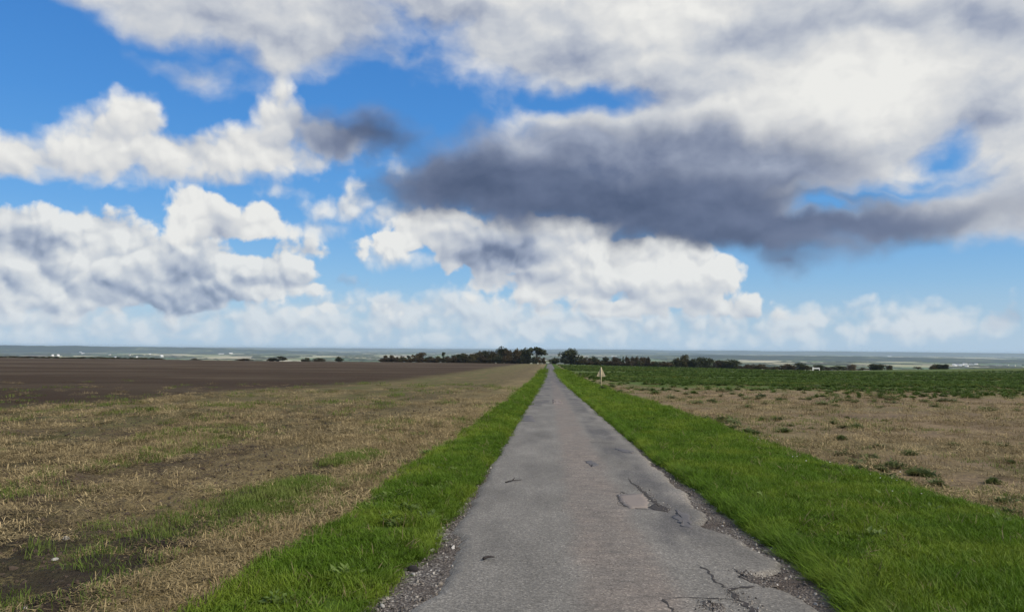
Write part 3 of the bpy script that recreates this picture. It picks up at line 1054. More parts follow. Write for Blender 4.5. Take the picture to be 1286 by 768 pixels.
def grass_on(name, ein_f, eout_f, spacing, label):
    P, K = strip_points(ein_f, eout_f, 4.2, 230, spacing)
    x, y = P[:, 0], P[:, 1]
    ein, eout = ein_f(y), eout_f(y)
    z = ground_z(x, y) + verge_h(x, y, ein, eout)
    vin, vout = np.abs(x - ein), np.abs(eout - x)
    thin = rng.random(len(x)) < np.clip(vout / 0.45 + 0.25, 0, 1) * np.clip(vin / 0.12 + 0.35, 0, 1)
    bare = fbm(x * 1.3, y * 0.8, 97, 3) > 0.25
    ok = seen(x, y, z) & thin & bare
    x, y, z, K, vin = x[ok], y[ok], z[ok], K[ok], vin[ok]
    n = len(x)
    hh = 0.02 + 1.25 * (fbm(x * 0.9, y * 0.7, 99, 3)) + 0.35 * rng.random(n) ** 3
    kk = K ** 0.75
    scl = np.stack([kk * 1.05, kk * 1.05, hh * kk ** 0.40 * (0.6 + 0.4 * np.clip(vin / 0.3, 0, 1))], 1)
    rot = np.stack([rng.normal(0, 0.22, n), rng.normal(0, 0.22, n), rng.random(n) * 6.283], 1)
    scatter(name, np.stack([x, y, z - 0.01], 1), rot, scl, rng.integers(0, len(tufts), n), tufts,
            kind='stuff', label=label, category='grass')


grass_on('grass', grass_l, verge_l, 0.062, 'short green grass of the narrow verge left of the road')
grass_on('grass', grass_r, verge_r, 0.066, 'short green grass of the broad verge right of the road')

# longer grass hanging over both edges of the tarmac
P, K = [], []
for f_, s, dens, ya, yb in ((grass_r, 1, 0.05, 4.4, 170), (grass_l, -1, 0.10, 4.4, 120)):
    y = ya
    while y < yb:
        k = max(1, y / 14)
        y += dens * k * rng.uniform(0.5, 1.5)
        e = float(f_(np.array(y)))
        for q in range(2):
            P.append((e + s * rng.uniform(-0.02, 0.16), y, s))
            K.append(k)
P = np.array(P)
K = np.array(K)
n = len(P)
z = ground_z(P[:, 0], P[:, 1]) + verge_h(P[:, 0], P[:, 1], np.where(P[:, 2] > 0, grass_r(P[:, 1]), grass_l(P[:, 1])), np.where(P[:, 2] > 0, 5.1, -2.4))
sc_ = (0.5 + 0.45 * rng.random(n)) * K ** 0.4 * np.where(P[:, 2] > 0, 1.0, 0.75)
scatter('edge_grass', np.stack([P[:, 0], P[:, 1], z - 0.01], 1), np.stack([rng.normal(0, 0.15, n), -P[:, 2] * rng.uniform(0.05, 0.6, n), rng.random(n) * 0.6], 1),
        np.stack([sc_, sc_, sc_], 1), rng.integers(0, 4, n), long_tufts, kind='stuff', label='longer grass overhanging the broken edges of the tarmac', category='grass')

# dead and seeding stems among the green
P1, K1 = strip_points(grass_r, verge_r, 4.4, 90, 0.17)
P2, K2 = strip_points(grass_l, verge_l, 4.4, 60, 0.17)
P, K = np.concatenate([P1, P2]), np.concatenate([K1, K2])
x, y = P[:, 0], P[:, 1]
ein, eout = np.where(x > 0, grass_r(y), grass_l(y)), np.where(x > 0, verge_r(y), verge_l(y))
z = ground_z(x, y) + verge_h(x, y, ein, eout)
pr = 0.14 + 1.1 * np.clip(fbm(x * 0.7, y * 0.5, 201, 3) - 0.5, 0, 1) + 0.30 * np.exp(-((x - ein) / 0.14) ** 2) + 0.30 * np.exp(-((x - eout) / 0.3) ** 2)
ok = (rng.random(len(x)) < pr) & seen(x, y, z)
x, y, z, K = x[ok], y[ok], z[ok], K[ok]
n = len(x)
sc_ = (0.7 + 0.6 * rng.random(n)) * K ** 0.5
scatter('dead_grass', np.stack([x, y, z - 0.01], 1), np.stack([rng.normal(0, 0.35, n), rng.normal(0, 0.35, n), rng.random(n) * 6.283], 1), np.stack([sc_, sc_, sc_ * 0.95], 1),
        rng.integers(0, 3, n), dry_tufts, kind='stuff', label='dead straw-coloured stems among the verge grass', category='grass')

# ------------------------------------------------------------------ straw litter, stubble and clods
m_straw = foliage_mat('straw', (0.105, 0.080, 0.038), (0.42, 0.335, 0.175), (0.22, 0.168, 0.082), trans=0.1, nscale=0.5, rnd=0.35)
m_clod = plain_mat('soil_clod', (0.078, 0.060, 0.045), 0.95, 0.5, 18, 0.1, 0, 0.4)
m_weed = foliage_mat('weed_leaf', (0.055, 0.072, 0.025), (0.150, 0.190, 0.062), (0.135, 0.160, 0.064), trans=0.4)
m_seed = foliage_mat('seedling', (0.075, 0.105, 0.018), (0.150, 0.225, 0.034), (0.17, 0.19, 0.050), trans=0.35)
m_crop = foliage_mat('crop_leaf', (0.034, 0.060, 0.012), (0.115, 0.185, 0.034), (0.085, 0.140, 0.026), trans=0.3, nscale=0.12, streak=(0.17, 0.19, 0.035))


def straws(r, n, rad_, upright=0.08):
    V, Fc, A = [], [], []
    for i in range(n):
        q = rad_ * math.sqrt(r.random())
        th = r.random() * 6.283
        x, y = q * math.cos(th), q * math.sin(th)
        a = r.random() * 6.283
        if r.random() < upright:
            l, el = r.uniform(0.03, 0.08), r.uniform(0.5, 1.4)
        else:
            l, el = r.uniform(0.02, 0.085), r.uniform(-0.05, 0.30)
        w = r.uniform(0.0017, 0.0034)
        d = Vector((math.cos(a) * math.cos(el), math.sin(a) * math.cos(el), math.sin(el)))
        s = Vector((-math.sin(a), math.cos(a), 0)) * w
        p0 = Vector((x, y, r.uniform(0.002, 0.02)))
        p1 = p0 + d * l * 0.5 + Vector((0, 0, r.uniform(-0.004, 0.008)))
        p2 = p0 + d * l
        b0 = len(V)
        V += [tuple(p0 - s), tuple(p0 + s), tuple(p1 - s), tuple(p1 + s), tuple(p2 - s * 0.7), tuple(p2 + s * 0.7)]
        A += [min(1, max(0, r.gauss(0.5, 0.3)))] * 6
        Fc += [(b0, b0 + 1, b0 + 3, b0 + 2), (b0 + 2, b0 + 3, b0 + 5, b0 + 4)]
    return V, Fc, A


r = random.Random(5)
straw_p = []
for i in range(6):
    V, Fc, A = straws(r, 95, 0.19)
    straw_p.append(proto('straw_%d' % i, V, Fc, [m_straw], A))


def lump(r, sub=1, rough=0.35):
    bm = bmesh.new()
    bmesh.ops.create_icosphere(bm, subdivisions=sub, radius=0.5)
    o = [r.uniform(-9, 9) for _ in range(3)]
    for v in bm.verts:
        c = v.co
        k = 1 + rough * (math.sin(c.x * 5 + o[0]) * math.sin(c.y * 6 + o[1]) + math.sin(c.z * 7 + o[2] + c.x * 3) * 0.6) + r.uniform(-rough, rough) * 0.5
        v.co = Vector((c.x * k, c.y * k * 0.85, c.z * k * 0.62))
    V = [tuple(v.co) for v in bm.verts]
    Fc = [tuple(v.index for v in f.verts) for f in bm.faces]
    bm.free()
    return V, Fc


clod_p = []
for i in range(5):
    V, Fc = lump(r, 2 if i < 2 else 1, 0.3)
    clod_p.append(proto('clod_%d' % i, V, Fc, [m_clod], smooth=False))


def leafy(r, n, rad_, h, leaf, flat_=0.5):
    """a rosette or bushy weed of many small leaves"""
    V, Fc, A = [], [], []
    for i in range(n):
        a = r.random() * 6.283
        q = rad_ * r.random() ** 0.6
        zz = h * (1 - (q / rad_) ** 2 * 0.75) * r.uniform(0.15, 1.0)
        p = Vector((q * math.cos(a), q * math.sin(a), zz))
        L = leaf * r.uniform(0.6, 1.3)
        aa = a + r.uniform(-0.9, 0.9)
        el = r.uniform(-0.3, 1.1) * (1 - flat_) + r.uniform(-0.2, 0.5) * flat_
        d = Vector((math.cos(aa) * math.cos(el), math.sin(aa) * math.cos(el), math.sin(el)))
        s = Vector((-math.sin(aa), math.cos(aa), r.uniform(-0.4, 0.4))).normalized() * L * 0.26
        up = d.cross(s).normalized() * L * 0.08
        b0 = len(V)
        V += [tuple(p), tuple(p + d * L * 0.45 + s + up), tuple(p + d * L), tuple(p + d * L * 0.45 - s + up)]
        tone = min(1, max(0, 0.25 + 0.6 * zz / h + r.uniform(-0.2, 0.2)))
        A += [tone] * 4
        Fc.append((b0, b0 + 1, b0 + 2, b0 + 3))
        V.append((p.x * 0.25 - s.y * 0.12, p.y * 0.25 + s.x * 0.12, 0.0))      # the stalk it grows on
        A.append(0.1)
        Fc.append((b0, b0 + 4, 0) if i else (b0, b0 + 4, b0 + 1))
    return V, Fc, A


crop_p, weed_p, seed_p = [], [], []
for i in range(4):
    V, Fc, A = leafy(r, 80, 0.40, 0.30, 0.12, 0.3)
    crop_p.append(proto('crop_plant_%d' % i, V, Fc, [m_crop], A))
for i in range(4):
    V, Fc, A = leafy(r, 50, 0.15, 0.11, 0.045, 0.3)
    weed_p.append(proto('small_weed_%d' % i, V, Fc, [m_weed], A))
for i in range(4):
    V, Fc, A = blades(r, 34, 0.15, 0.03, 0.10, 0.0055, 0.8)
    seed_p.append(proto('seedling_%d' % i, V, Fc, [m_seed], A))


def field_points(x0, x1, ya, yb, spacing, far0=9.0):
    P, S = [], []
    y = ya
    while y < yb:
        k = max(1.0, y / far0)
        sp = spacing * k
        lim = (y + 3) * 0.80 + 1.5
        a, b_ = max(x0, -lim), min(x1, lim)
        n = int((b_ - a) / sp)
        if n > 0:
            P.append(np.stack([a + (np.arange(n) + rng.random(n)) / n * (b_ - a), y + (rng.random(n) - 0.5) * sp * 1.5], 1))
            S.append(np.full(n, k))
        y += sp
    return np.concatenate(P), np.concatenate(S)


def field_scatter(name, P, K, keep, zf, protos, size, zsize, label, cat, tilt=0.12, kpow=0.7, sink=0.0):
    x, y = P[:, 0], P[:, 1]
    z = zf(x, y)
    ok = keep & seen(x, y, z)
    x, y, z, K = x[ok], y[ok], z[ok], K[ok]
    n = len(x)
    s = size[ok] * K ** kpow
    zz = zsize[ok] * K ** (kpow * 0.7)
    scatter(name, np.stack([x, y, z - sink * s], 1), np.stack([rng.normal(0, tilt, n), rng.normal(0, tilt, n), rng.random(n) * 6.283], 1),
            np.stack([s, s, zz], 1), rng.integers(0, len(protos), n), protos, kind='stuff', label=label, category=cat)


# left: straw thick beside the verge, thinner and patchy farther out
P, K = field_points(-60, -2.25, 4.2, 75, 0.098, 8)
x, y = P[:, 0], P[:, 1]
pn = fbm(x * 0.9, y * 0.35, 111, 4)
amt = np.interp(x, [-60, -22, -19, -12, -6, -4, -3, -2.2], [0.05, 0.06, 0.50, 0.55, 0.45, 0.60, 0.95, 0.9])
fade = np.clip((75 - y) / 55, 0, 1)
keep = rng.random(len(x)) < np.clip(amt * 0.85 + (pn - 0.5) * 2.6 * np.where(x < -20.5, 0.3, 1), np.where(x < -20.5, 0.02, 0.10), 1) * fade * np.where((y < 9.5) & (x < -3.3), 0.28, 1) * (1 - 0.7 * np.exp(-((x + 3.7) / 0.35) ** 2) * (y < 13))
field_scatter('straw_litter', P, K, keep, left_z, straw_p, 0.7 + 0.6 * rng.random(len(x)), 0.6 + 0.9 * rng.random(len(x)),
              'straw and stubble strewn over the brown field left of the road', 'straw', kpow=0.5)
# clods
P, K = field_points(-40, -2.5, 4.2, 34, 0.085)
x, y = P[:, 0], P[:, 1]
pn = fbm(x * 0.9, y * 0.35, 111, 4)
keep = rng.random(len(x)) < np.clip(0.55 - (pn - 0.5) * 2.5, 0.1, 1) * np.clip((-2.7 - x) / 1.2, 0.05, 1)
sz = 0.014 + 0.058 * rng.random(len(x)) ** 3
field_scatter('soil_clods', P, K, keep, left_z, clod_p, sz, sz, 'small dark clods of earth on the brown field', 'soil', 0.6, 0.5, 0.12)
# seedlings
P, K = field_points(-45, -2.3, 4.2, 80, 0.15)
x, y = P[:, 0], P[:, 1]
gn = fbm(x * 0.55, y * 0.22, 121, 4)
band = np.interp(x, [-45, -24, -19, -12, -8, -4, -2.5], [0.02, 0.05, 0.6, 0.55, 0.35, 0.30, 0.25])
keep = rng.random(len(x)) < np.clip(band * 0.30 + (gn - 0.56) * 3.2 * np.where(x < -20.5, 0.25, 1), 0, 1)
strip1 = np.exp(-((x + 3.42 - 0.06 * np.sin(y * 2)) / 0.20) ** 2) * np.clip((y - 8.3) / 0.5, 0, 1) * np.clip((11.2 - y) / 0.6, 0, 1)
strip2 = np.exp(-((x + 3.55) / 0.22) ** 2) * np.clip((y - 12.3) / 0.5, 0, 1) * np.clip((15.4 - y) / 0.6, 0, 1)
patch1 = np.exp(-((x + 7.2) / 0.9) ** 2 - ((y - 9.6) / 0.55) ** 2) * 0.7
keep |= rng.random(len(x)) < 1.4 * (strip1 + strip2) + patch1
P2 = np.stack([-3.42 + rng.normal(0, 0.16, 420), rng.uniform(8.6, 11.0, 420)], 1)
P3 = np.stack([-3.55 + rng.normal(0, 0.17, 260), rng.uniform(12.5, 15.2, 260)], 1)
P = np.concatenate([P, P2, P3])
K = np.concatenate([K, np.ones(680) * 1.15])
keep = np.concatenate([keep, np.ones(680, bool)])
field_scatter('seedlings', P, K, keep, left_z, seed_p, 0.8 + 0.5 * rng.random(len(P)), 0.6 + 0.7 * rng.random(len(P)),
              'thin green seedlings sprouting in patches on the brown field', 'seedlings')
# right: straw, small weeds, crop
P, K = field_points(4.7, 80, 5, 95, 0.145, 8)
x, y = P[:, 0], P[:, 1]
pn = fbm(x * 0.5, y * 0.5, 131, 4)
keep = rng.random(len(x)) < np.clip(0.70 + (pn - 0.5) * 2.4, 0.08, 1) * np.clip((x - 4.7) / 0.8, 0.15, 1) * np.clip((95 - y) / 60, 0, 1)
field_scatter('straw_litter', P, K, keep, right_z, straw_p, 0.8 + 0.6 * rng.random(len(x)), 0.7 + 1.2 * rng.random(len(x)),
              'pale straw and stubble on the field right of the road', 'straw', kpow=0.5)
P, K = field_points(4.8, 110, 5, 130, 0.30)
x, y = P[:, 0], P[:, 1]
pn = fbm(x * 0.35, y * 0.28, 141, 4)
keep = rng.random(len(x)) < np.clip((pn - 0.53) * 3.6 + 0.07 + 0.25 * np.clip((y - 30) / 50, 0, 1) + 0.25 * np.exp(-((x - 5.6) / 0.8) ** 2), 0, 0.7)
field_scatter('small_weeds', P, K, keep, right_z, weed_p, 0.6 + 0.7 * rng.random(len(x)), 0.5 + 0.8 * rng.random(len(x)),
              'small grey-green weeds dotted over the pale stubble', 'weeds', kpow=0.55)
# fine green growth threading the stubble
P, K = field_points(4.8, 90, 5, 110, 0.16, 9)
x, y = P[:, 0], P[:, 1]
pn = fbm(x * 0.22, y * 0.22, 145, 4)
keep = rng.random(len(x)) < np.clip((pn - 0.50) * 2.6 + 0.04 + 0.25 * np.clip((y - 35) / 50, 0, 1) + 0.4 * np.exp(-((x - 5.2) / 0.5) ** 2), 0, 0.75)
field_scatter('seedlings', P, K, keep, right_z, seed_p, 0.7 + 0.5 * rng.random(len(x)), 0.5 + 0.7 * rng.random(len(x)),
              'fine green growth threading the pale stubble', 'seedlings', kpow=0.6)
P, K = field_points(5.4, 430, 40, 470, 0.062, 9.0)
x, y = P[:, 0], P[:, 1]
edge = y + (fbm(x * 0.045, y * 0.045, 151, 4) - 0.5) * 36
inx = x + (fbm(x * 0.1, y * 0.2, 155, 3) - 0.5) * 10
dens = np.clip((edge - 44) / 75, 0, 1) ** 1.3 * np.clip((inx - 5.3) / np.interp(y, [60, 190], [8, 1.5]), 0, 1)
gp_ = fbm(x * 0.03, y * 0.11, 157, 4)
keep = rng.random(len(x)) < dens * np.clip(0.35 + (gp_ - 0.46) * 6, 0.04, 1)
field_scatter('crop', P, K, keep, right_z, crop_p, 0.20 + 0.24 * rng.random(len(x)), 0.26 + 0.40 * rng.random(len(x)),
              'dark green leafy crop covering the far part of the right field', 'crop', kpow=0.42)

# broad-leaved plants low in the verges
m_broad = foliage_mat('broad_leaf', (0.060, 0.085, 0.020), (0.150, 0.215, 0.050), (0.12, 0.19, 0.045), trans=0.3)
broad_p = []
for i in range(3):
    V, Fc, A = leafy(r, 26, 0.10, 0.08, 0.055, 0.5)
    broad_p.append(proto('broad_plant_%d' % i, V, Fc, [m_broad], A))
P1, K1 = strip_points(grass_r, verge_r, 4.4, 60, 0.24)
P2, K2 = strip_points(grass_l, verge_l, 4.4, 40, 0.24)
P, K = np.concatenate([P1, P2]), np.concatenate([K1, K2])
x, y = P[:, 0], P[:, 1]
ein, eout = np.where(x > 0, grass_r(y), grass_l(y)), np.where(x > 0, verge_r(y), verge_l(y))
z = ground_z(x, y) + verge_h(x, y, ein, eout)
ok = (rng.random(len(x)) < np.clip(0.06 + 1.6 * (fbm(x * 0.8, y * 0.6, 211, 3) - 0.52), 0.02, 0.6)) & seen(x, y, z)
x, y, z, K = x[ok], y[ok], z[ok], K[ok]
n = len(x)
sc_ = (0.6 + 0.6 * rng.random(n)) * K ** 0.4
scatter('broad_leaved_plants', np.stack([x, y, z + 0.01], 1), np.stack([rng.normal(0, 0.1, n), rng.normal(0, 0.1, n), rng.random(n) * 6.283], 1), np.stack([sc_, sc_, sc_], 1),
        rng.integers(0, 3, n), broad_p, kind='stuff', label='low broad-leaved plants among the verge grass', category='plants')

# ------------------------------------------------------------------ gravel on the shoulders
m_peb = D.materials.new('pebble')
m_peb.use_nodes = True
t = NT(m_peb.node_tree)
b = m_peb.node_tree.nodes['Principled BSDF']
b.inputs['Roughness'].default_value = 0.85
t.put(b.inputs['Base Color'], t.ramp(t.n('ShaderNodeObjectInfo').outputs['Random'], [(0, (0.05, 0.045, 0.04)), (0.45, (0.12, 0.105, 0.092)), (0.8, (0.22, 0.20, 0.17)), (0.95, (0.42, 0.39, 0.34)), (1, (0.55, 0.53, 0.49))]))
peb_p = []
for i in range(5):
    V, Fc = lump(r, 1, 0.25)
    peb_p.append(proto('pebble_%d' % i, V, Fc, [m_peb], smooth=False))
Pp, Sz = [], []
for side in (0, 1):
    n = 3600
    y = 4.4 + (rng.random(n) ** 2.2) * 45
    if side == 0:
        a, b_ = grass_l(y) - 0.06, tar_l(y) + 0.02
    else:
        a, b_ = tar_r(y) - 0.02, grass_r(y) + 0.05
    x = a + (b_ - a) * rng.random(n)
    Pp.append(np.stack([x, y, ground_z(x, y) + 0.006], 1))
    Sz.append((0.006 + 0.030 * rng.random(n) ** 4) * (1 + y / 40))
n = 1500                                              # loose chippings on the worn middle of the lane
y = 4.4 + rng.random(n) ** 1.6 * 14
x = 0.42 + rng.normal(0, 0.22, n)
Pp.append(np.stack([x, y, road_z(x, y) + 0.001], 1))
Sz.append(0.004 + 0.010 * rng.random(n) ** 3)
for (ax, ay), (bx2, by2), cnt in ((on_road(800, 610), on_road(838, 641), 260), (on_road(918, 741), on_road(950, 768), 220), (on_road(925, 718), on_road(975, 732), 260), (on_road(880, 756), on_road(908, 768), 160),
                                  (on_road(777, 622), on_road(786, 637), 90)):
    u = rng.random(cnt)
    x, y = ax + (bx2 - ax) * u + rng.normal(0, 0.05, cnt), ay + (by2 - ay) * u + rng.normal(0, 0.09, cnt)
    Pp.append(np.stack([x, y, road_z(x, y) + 0.004], 1))
    Sz.append(0.005 + 0.016 * rng.random(cnt) ** 3)
Pp, Sz = np.concatenate(Pp), np.concatenate(Sz)
n = len(Pp)
scatter('gravel', Pp, rng.random((n, 3)) * 6.283, np.stack([Sz] * 3, 1), rng.integers(0, 5, n), peb_p,
        kind='stuff', label='loose gravel and chippings along the broken tarmac edges', category='gravel')

# ------------------------------------------------------------------ single stones, twigs, flowers
m_flint = plain_mat('pale_flint', (0.34, 0.33, 0.30), 0.7, 0.25, 14, 0.3, 0, 0.3)


def single_stone(px, py, size, label, seed, zf=left_z, squash=0.6, mat=None):
    p = spot(px, py)
    rr = random.Random(seed)
    V, Fc = lump(rr, 2, 0.16)
    V = [(v[0] * size, v[1] * size * 0.75, v[2] * size * squash / 0.62) for v in V]
    o = link('stone', np_mesh('stone', V, Fc, [mat or m_flint]), label=label, category='stone', group='stones lying in the field and on the shoulder')
    o.location = (p.x, p.y, float(zf(np.array(p.x), np.array(p.y))) + size * 0.16)
    o.rotation_euler = (0, 0, rr.random() * 6)


def sh_z(x, y):
    return ground_z(x, y) + 0.004


single_stone(83, 674, 0.075, 'bluish white stone lying by the green patch in the left field', 1)
single_stone(69, 702, 0.07, 'flat pale yellowish stone on dark soil at the bottom left', 2, squash=0.35)
single_stone(314, 678, 0.05, 'small grey stone on dark soil near the left verge', 3)
single_stone(32, 759, 0.035, 'tiny white stone in the bottom left corner', 4)
single_stone(548, 677, 0.045, 'small pale grey stone at the grass edge on the left shoulder', 5, sh_z)
single_stone(519, 723, 0.05, 'pale stone beside a black lump on the left shoulder', 6, sh_z)
m_lump = plain_mat('black_lump', (0.022, 0.02, 0.02), 0.9, 0.3, 20)
single_stone(518, 717, 0.095, 'black lump of tar on the left shoulder', 7, sh_z, 0.7, m_lump)
single_stone(480, 763, 0.055, 'pinkish grey stone at the bottom edge of the left shoulder', 8, sh_z)

m_bark = plain_mat('twig_bark', (0.035, 0.03, 0.028), 0.9, 0.3, 30)


def tube(pts, radii, seg=6):
    V, Fc = [], []
    for i, p in enumerate(pts):
        p = Vector(p)
        d = (Vector(pts[min(i + 1, len(pts) - 1)]) - Vector(pts[max(i - 1, 0)])).normalized()
        s = d.cross(Vector((0, 0, 1)) if abs(d.z) < 0.9 else Vector((1, 0, 0))).normalized()
        u = s.cross(d)
        for k in range(seg):
            a = 2 * math.pi * k / seg
            V.append(tuple(p + (s * math.cos(a) + u * math.sin(a)) * radii[i]))
    n = len(pts)
    for i in range(n - 1):
        for k in range(seg):
            Fc.append((i * seg + k, i * seg + (k + 1) % seg, (i + 1) * seg + (k + 1) % seg, (i + 1) * seg + k))
    Fc.append(tuple(range(seg))[::-1])
    Fc.append(tuple((n - 1) * seg + k for k in range(seg)))
    return V, Fc


def twig(px0, px1, rad_, label, fork=False):
    a, b_ = on_road(*px0), on_road(*px1)
    pts = []
    for k in range(6):
        u = k / 5
        x, y = a[0] + (b_[0] - a[0]) * u, a[1] + (b_[1] - a[1]) * u + 0.015 * math.sin(u * 5)
        pts.append((x, y, float(road_z(x, y)) + rad_ * 1.1 + 0.003 + 0.006 * math.sin(u * 3.1)))
    V, Fc = tube(pts, [rad_ * (1.0 - 0.6 * k / 5) for k in range(6)])
    if fork:
        m = pts[2]
        q = [m, (m[0] + 0.03, m[1] + 0.09, m[2] + 0.02), (m[0] + 0.02, m[1] + 0.19, m[2] + 0.012)]
        V2, F2 = tube(q, [rad_ * 0.7, rad_ * 0.5, rad_ * 0.3])
        o = len(V)
        V += V2
        Fc += [tuple(i + o for i in f) for f in F2]
    link('twig', np_mesh('twig', V, Fc, [m_bark]), label=label, category='twig', group='twigs lying on the lane')


twig((635, 606), (655, 603), 0.010, 'dark forked twig lying across the left wheel track', True)
twig((607, 704), (621, 701.5), 0.013, 'short dark twig nearest to the viewer on the lane')

m_pet, t, b = material('petal', 0.7, 0.2)
t.put(b.inputs['Base Color'], t.mix(t.m('GREATER_THAN', t.n('ShaderNodeObjectInfo').outputs['Random'], 0.5), (0.75, 0.74, 0.68), (0.55, 0.42, 0.05)))
V, Fc = [(0, 0, 0.006)], []
for k in range(10):
    a = k * math.pi / 5
    V.append((math.cos(a) * (0.5 if k % 2 else 0.3), math.sin(a) * (0.5 if k % 2 else 0.3), 0.12))
for k in range(10):
    Fc.append((0, 1 + k, 1 + (k + 1) % 10))
flower_p = [proto('flower_head', V, Fc, [m_pet])]
fp = []
for (px, py, n_, s) in ((955, 560, 7, 0.5), (1100, 612, 16, 0.6), (1050, 598, 7, 0.5), (1150, 612, 4, 0.3), (1170, 640, 3, 0.5), (1030, 590, 4, 0.4)):
    q = spot(px, py)
    for k in range(n_):
        x, y = q.x + rng.normal(0, s * 0.5), q.y + rng.normal(0, s)
        fp.append((x, y, gz(x, y) + 0.19))
n = len(fp)
fs = 0.016 + 0.010 * rng.random(n)
scatter('wild_flowers', np.array(fp), np.stack([rng.normal(0, 0.5, n), rng.normal(0, 0.5, n), rng.random(n) * 6], 1), np.stack([fs] * 3, 1), np.zeros(n, int), flower_p,
        kind='stuff', label='tiny white and yellow flowers in the broad verge', category='flowers')

# ------------------------------------------------------------------ weed clumps that stand out in the right field
bush_me = []
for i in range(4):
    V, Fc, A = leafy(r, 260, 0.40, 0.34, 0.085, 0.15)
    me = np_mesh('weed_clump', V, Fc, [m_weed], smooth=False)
    a = me.attributes.new('tone', 'FLOAT', 'POINT')
    a.data.foreach_set('value', np.asarray(A, np.float32))
    bush_me.append(me)
WEEDS = [(789, 489, 7, 5), (827, 490, 5, 3), (843, 504, 6, 3), (886, 493, 6, 3), (955, 500, 8, 4), (960, 507, 13, 6), (941, 506, 10, 4), (1005, 500, 7, 3),
                                        (982, 507, 6, 3), (1018, 515, 7, 4), (1050, 508, 6, 3), (1064, 524, 9, 5), (1006, 522, 10, 4), (1094, 497, 9, 5), (1135, 497, 8, 4), (1146, 501, 8, 4),
                                        (1175, 496, 11, 6), (1057, 552, 18, 11), (1104, 562, 20, 10), (1143, 571, 26, 12), (1198, 558, 24, 9), (1247, 606, 22, 14), (1020, 538, 16, 7), (916, 526, 18, 9), (1240, 556, 20, 8),
                                        (992, 534, 14, 6), (1190, 528, 12, 5), (1110, 528, 12, 5), (1270, 580, 18, 8)]
WORD = ['first', 'second', 'third', 'fourth', 'fifth', 'sixth', 'seventh', 'eighth', 'ninth', 'tenth', 'eleventh', 'twelfth', 'thirteenth', 'fourteenth', 'fifteenth',
       'sixteenth', 'seventeenth', 'eighteenth', 'nineteenth', 'twentieth', 'twenty-first', 'twenty-second', 'twenty-third', 'twenty-fourth', 'twenty-fifth',
       'twenty-sixth', 'twenty-seventh', 'twenty-eighth', 'twenty-ninth', 'thirtieth']
WEEDS.sort()
for i, (px, py, wpx, hpx) in enumerate(WEEDS):
    p = spot(px, py)
    dist = (p - Vector((0, 0, CAM_Z))).length
    o = link('weed_clump', bush_me[i % 4], label='%s dark green weed clump in the pale stubble, %s from the left' % ('broad' if wpx > 13 else 'small', WORD[i]), category='weed', group='weed clumps in the pale stubble field')
    o.location = (p.x, p.y, float(right_z(np.array(p.x), np.array(p.y))) - 0.02)
    s = wpx * dist / FPX / 1.05
    o.scale = (s, s, hpx * dist / FPX / 0.58)
    o.rotation_euler = (0, 0, random.random() * 6)

# ------------------------------------------------------------------ road sign seen from behind
m_steel = plain_mat('weathered_cream_post', (0.50, 0.43, 0.27), 0.6, 0.15, 6, 0.4)
m_back = plain_mat('dull_sign_back', (0.42, 0.37, 0.24), 0.55, 0.2, 5, 0.4)
m_face = plain_mat('white_sign_face', (0.75, 0.75, 0.73), 0.4, 0.05, 4)
m_red = plain_mat('red_sign_border', (0.45, 0.03, 0.03), 0.4, 0.1, 4)
sp_ = spot(755, 488.5, 0.17)
sign = D.objects.new('road_sign', None)
COL.objects.link(sign)
sign.location = (sp_.x, sp_.y, gz(sp_.x, sp_.y) - 0.02)
sign.rotation_euler = (0, 0, rad(4))
sign['label'] = 'triangular warning sign on a cream post, seen from its plain back'
sign['category'] = 'road sign'
sd = sp_.length
SH = 28.0 * sd / FPX + 0.17                    # total height
TW, TH = 11.6 * sd / FPX, 12.0 * sd / FPX
V, Fc = tube([(0, 0, 0), (0, 0, SH * 0.5), (0, 0, SH - 0.02)], [0.034, 0.034, 0.034], 12)
link('pole', np_mesh('pole', V, Fc, [m_steel]), parent=sign)


def tri_plate(w, h, z0, y0, th, mat, name, parent, rr=0.05):
    """rounded triangle plate"""
    pts = []
    cs_ = [(-w / 2, z0), (w / 2, z0), (0, z0 + h)]
    for i in range(3):
        c = Vector(cs_[i])
        a_, b2 = Vector(cs_[i - 1]), Vector(cs_[(i + 1) % 3])
        d1, d2 = (a_ - c).normalized(), (b2 - c).normalized()
        for k in range(5):
            u = k / 4
            q = (c + d1 * rr * 1.6) * (1 - u) ** 2 + c * 2 * u * (1 - u) + (c + d2 * rr * 1.6) * u ** 2
            pts.append(q)
    n = len(pts)
    V = [(p.x, y0, p.y) for p in pts] + [(p.x, y0 + th, p.y) for p in pts]
    Fc = [tuple(range(n)), tuple(range(2 * n - 1, n - 1, -1))] + [(i, n + i, n + (i + 1) % n, (i + 1) % n) for i in range(n)]
    return link(name, np_mesh(name, V, Fc, [mat], smooth=False), parent=parent)


panel = tri_plate(TW, TH, SH - TH, 0.045, 0.012, m_back, 'panel', sign)
tri_plate(TW * 0.97, TH * 0.97, SH - TH * 0.985, 0.0595, 0.003, m_red, 'border', panel)
tri_plate(TW * 0.72, TH * 0.72, SH - TH * 0.88, 0.0645, 0.003, m_face, 'face', panel)
for k, zz in enumerate((SH - TH * 0.78, SH - TH * 0.35)):
    hw = 0.14 if k == 0 else 0.07
    bm = bmesh.new()
    bmesh.ops.create_cube(bm, size=1)
    for v in bm.verts:
        v.co = Vector((v.co.x * 2 * hw, 0.028 + v.co.y * 0.03, zz + v.co.z * 0.03))
    me = D.meshes.new('bracket')
    bm.to_mesh(me)
    bm.free()
    me.materials.append(m_steel)
    link('bracket', me, parent=sign)
V, Fc, A = leafy(r, 320, 0.40, 0.32, 0.10, 0.1)
me = np_mesh('weed_tuft', V, Fc, [m_weed], smooth=False)
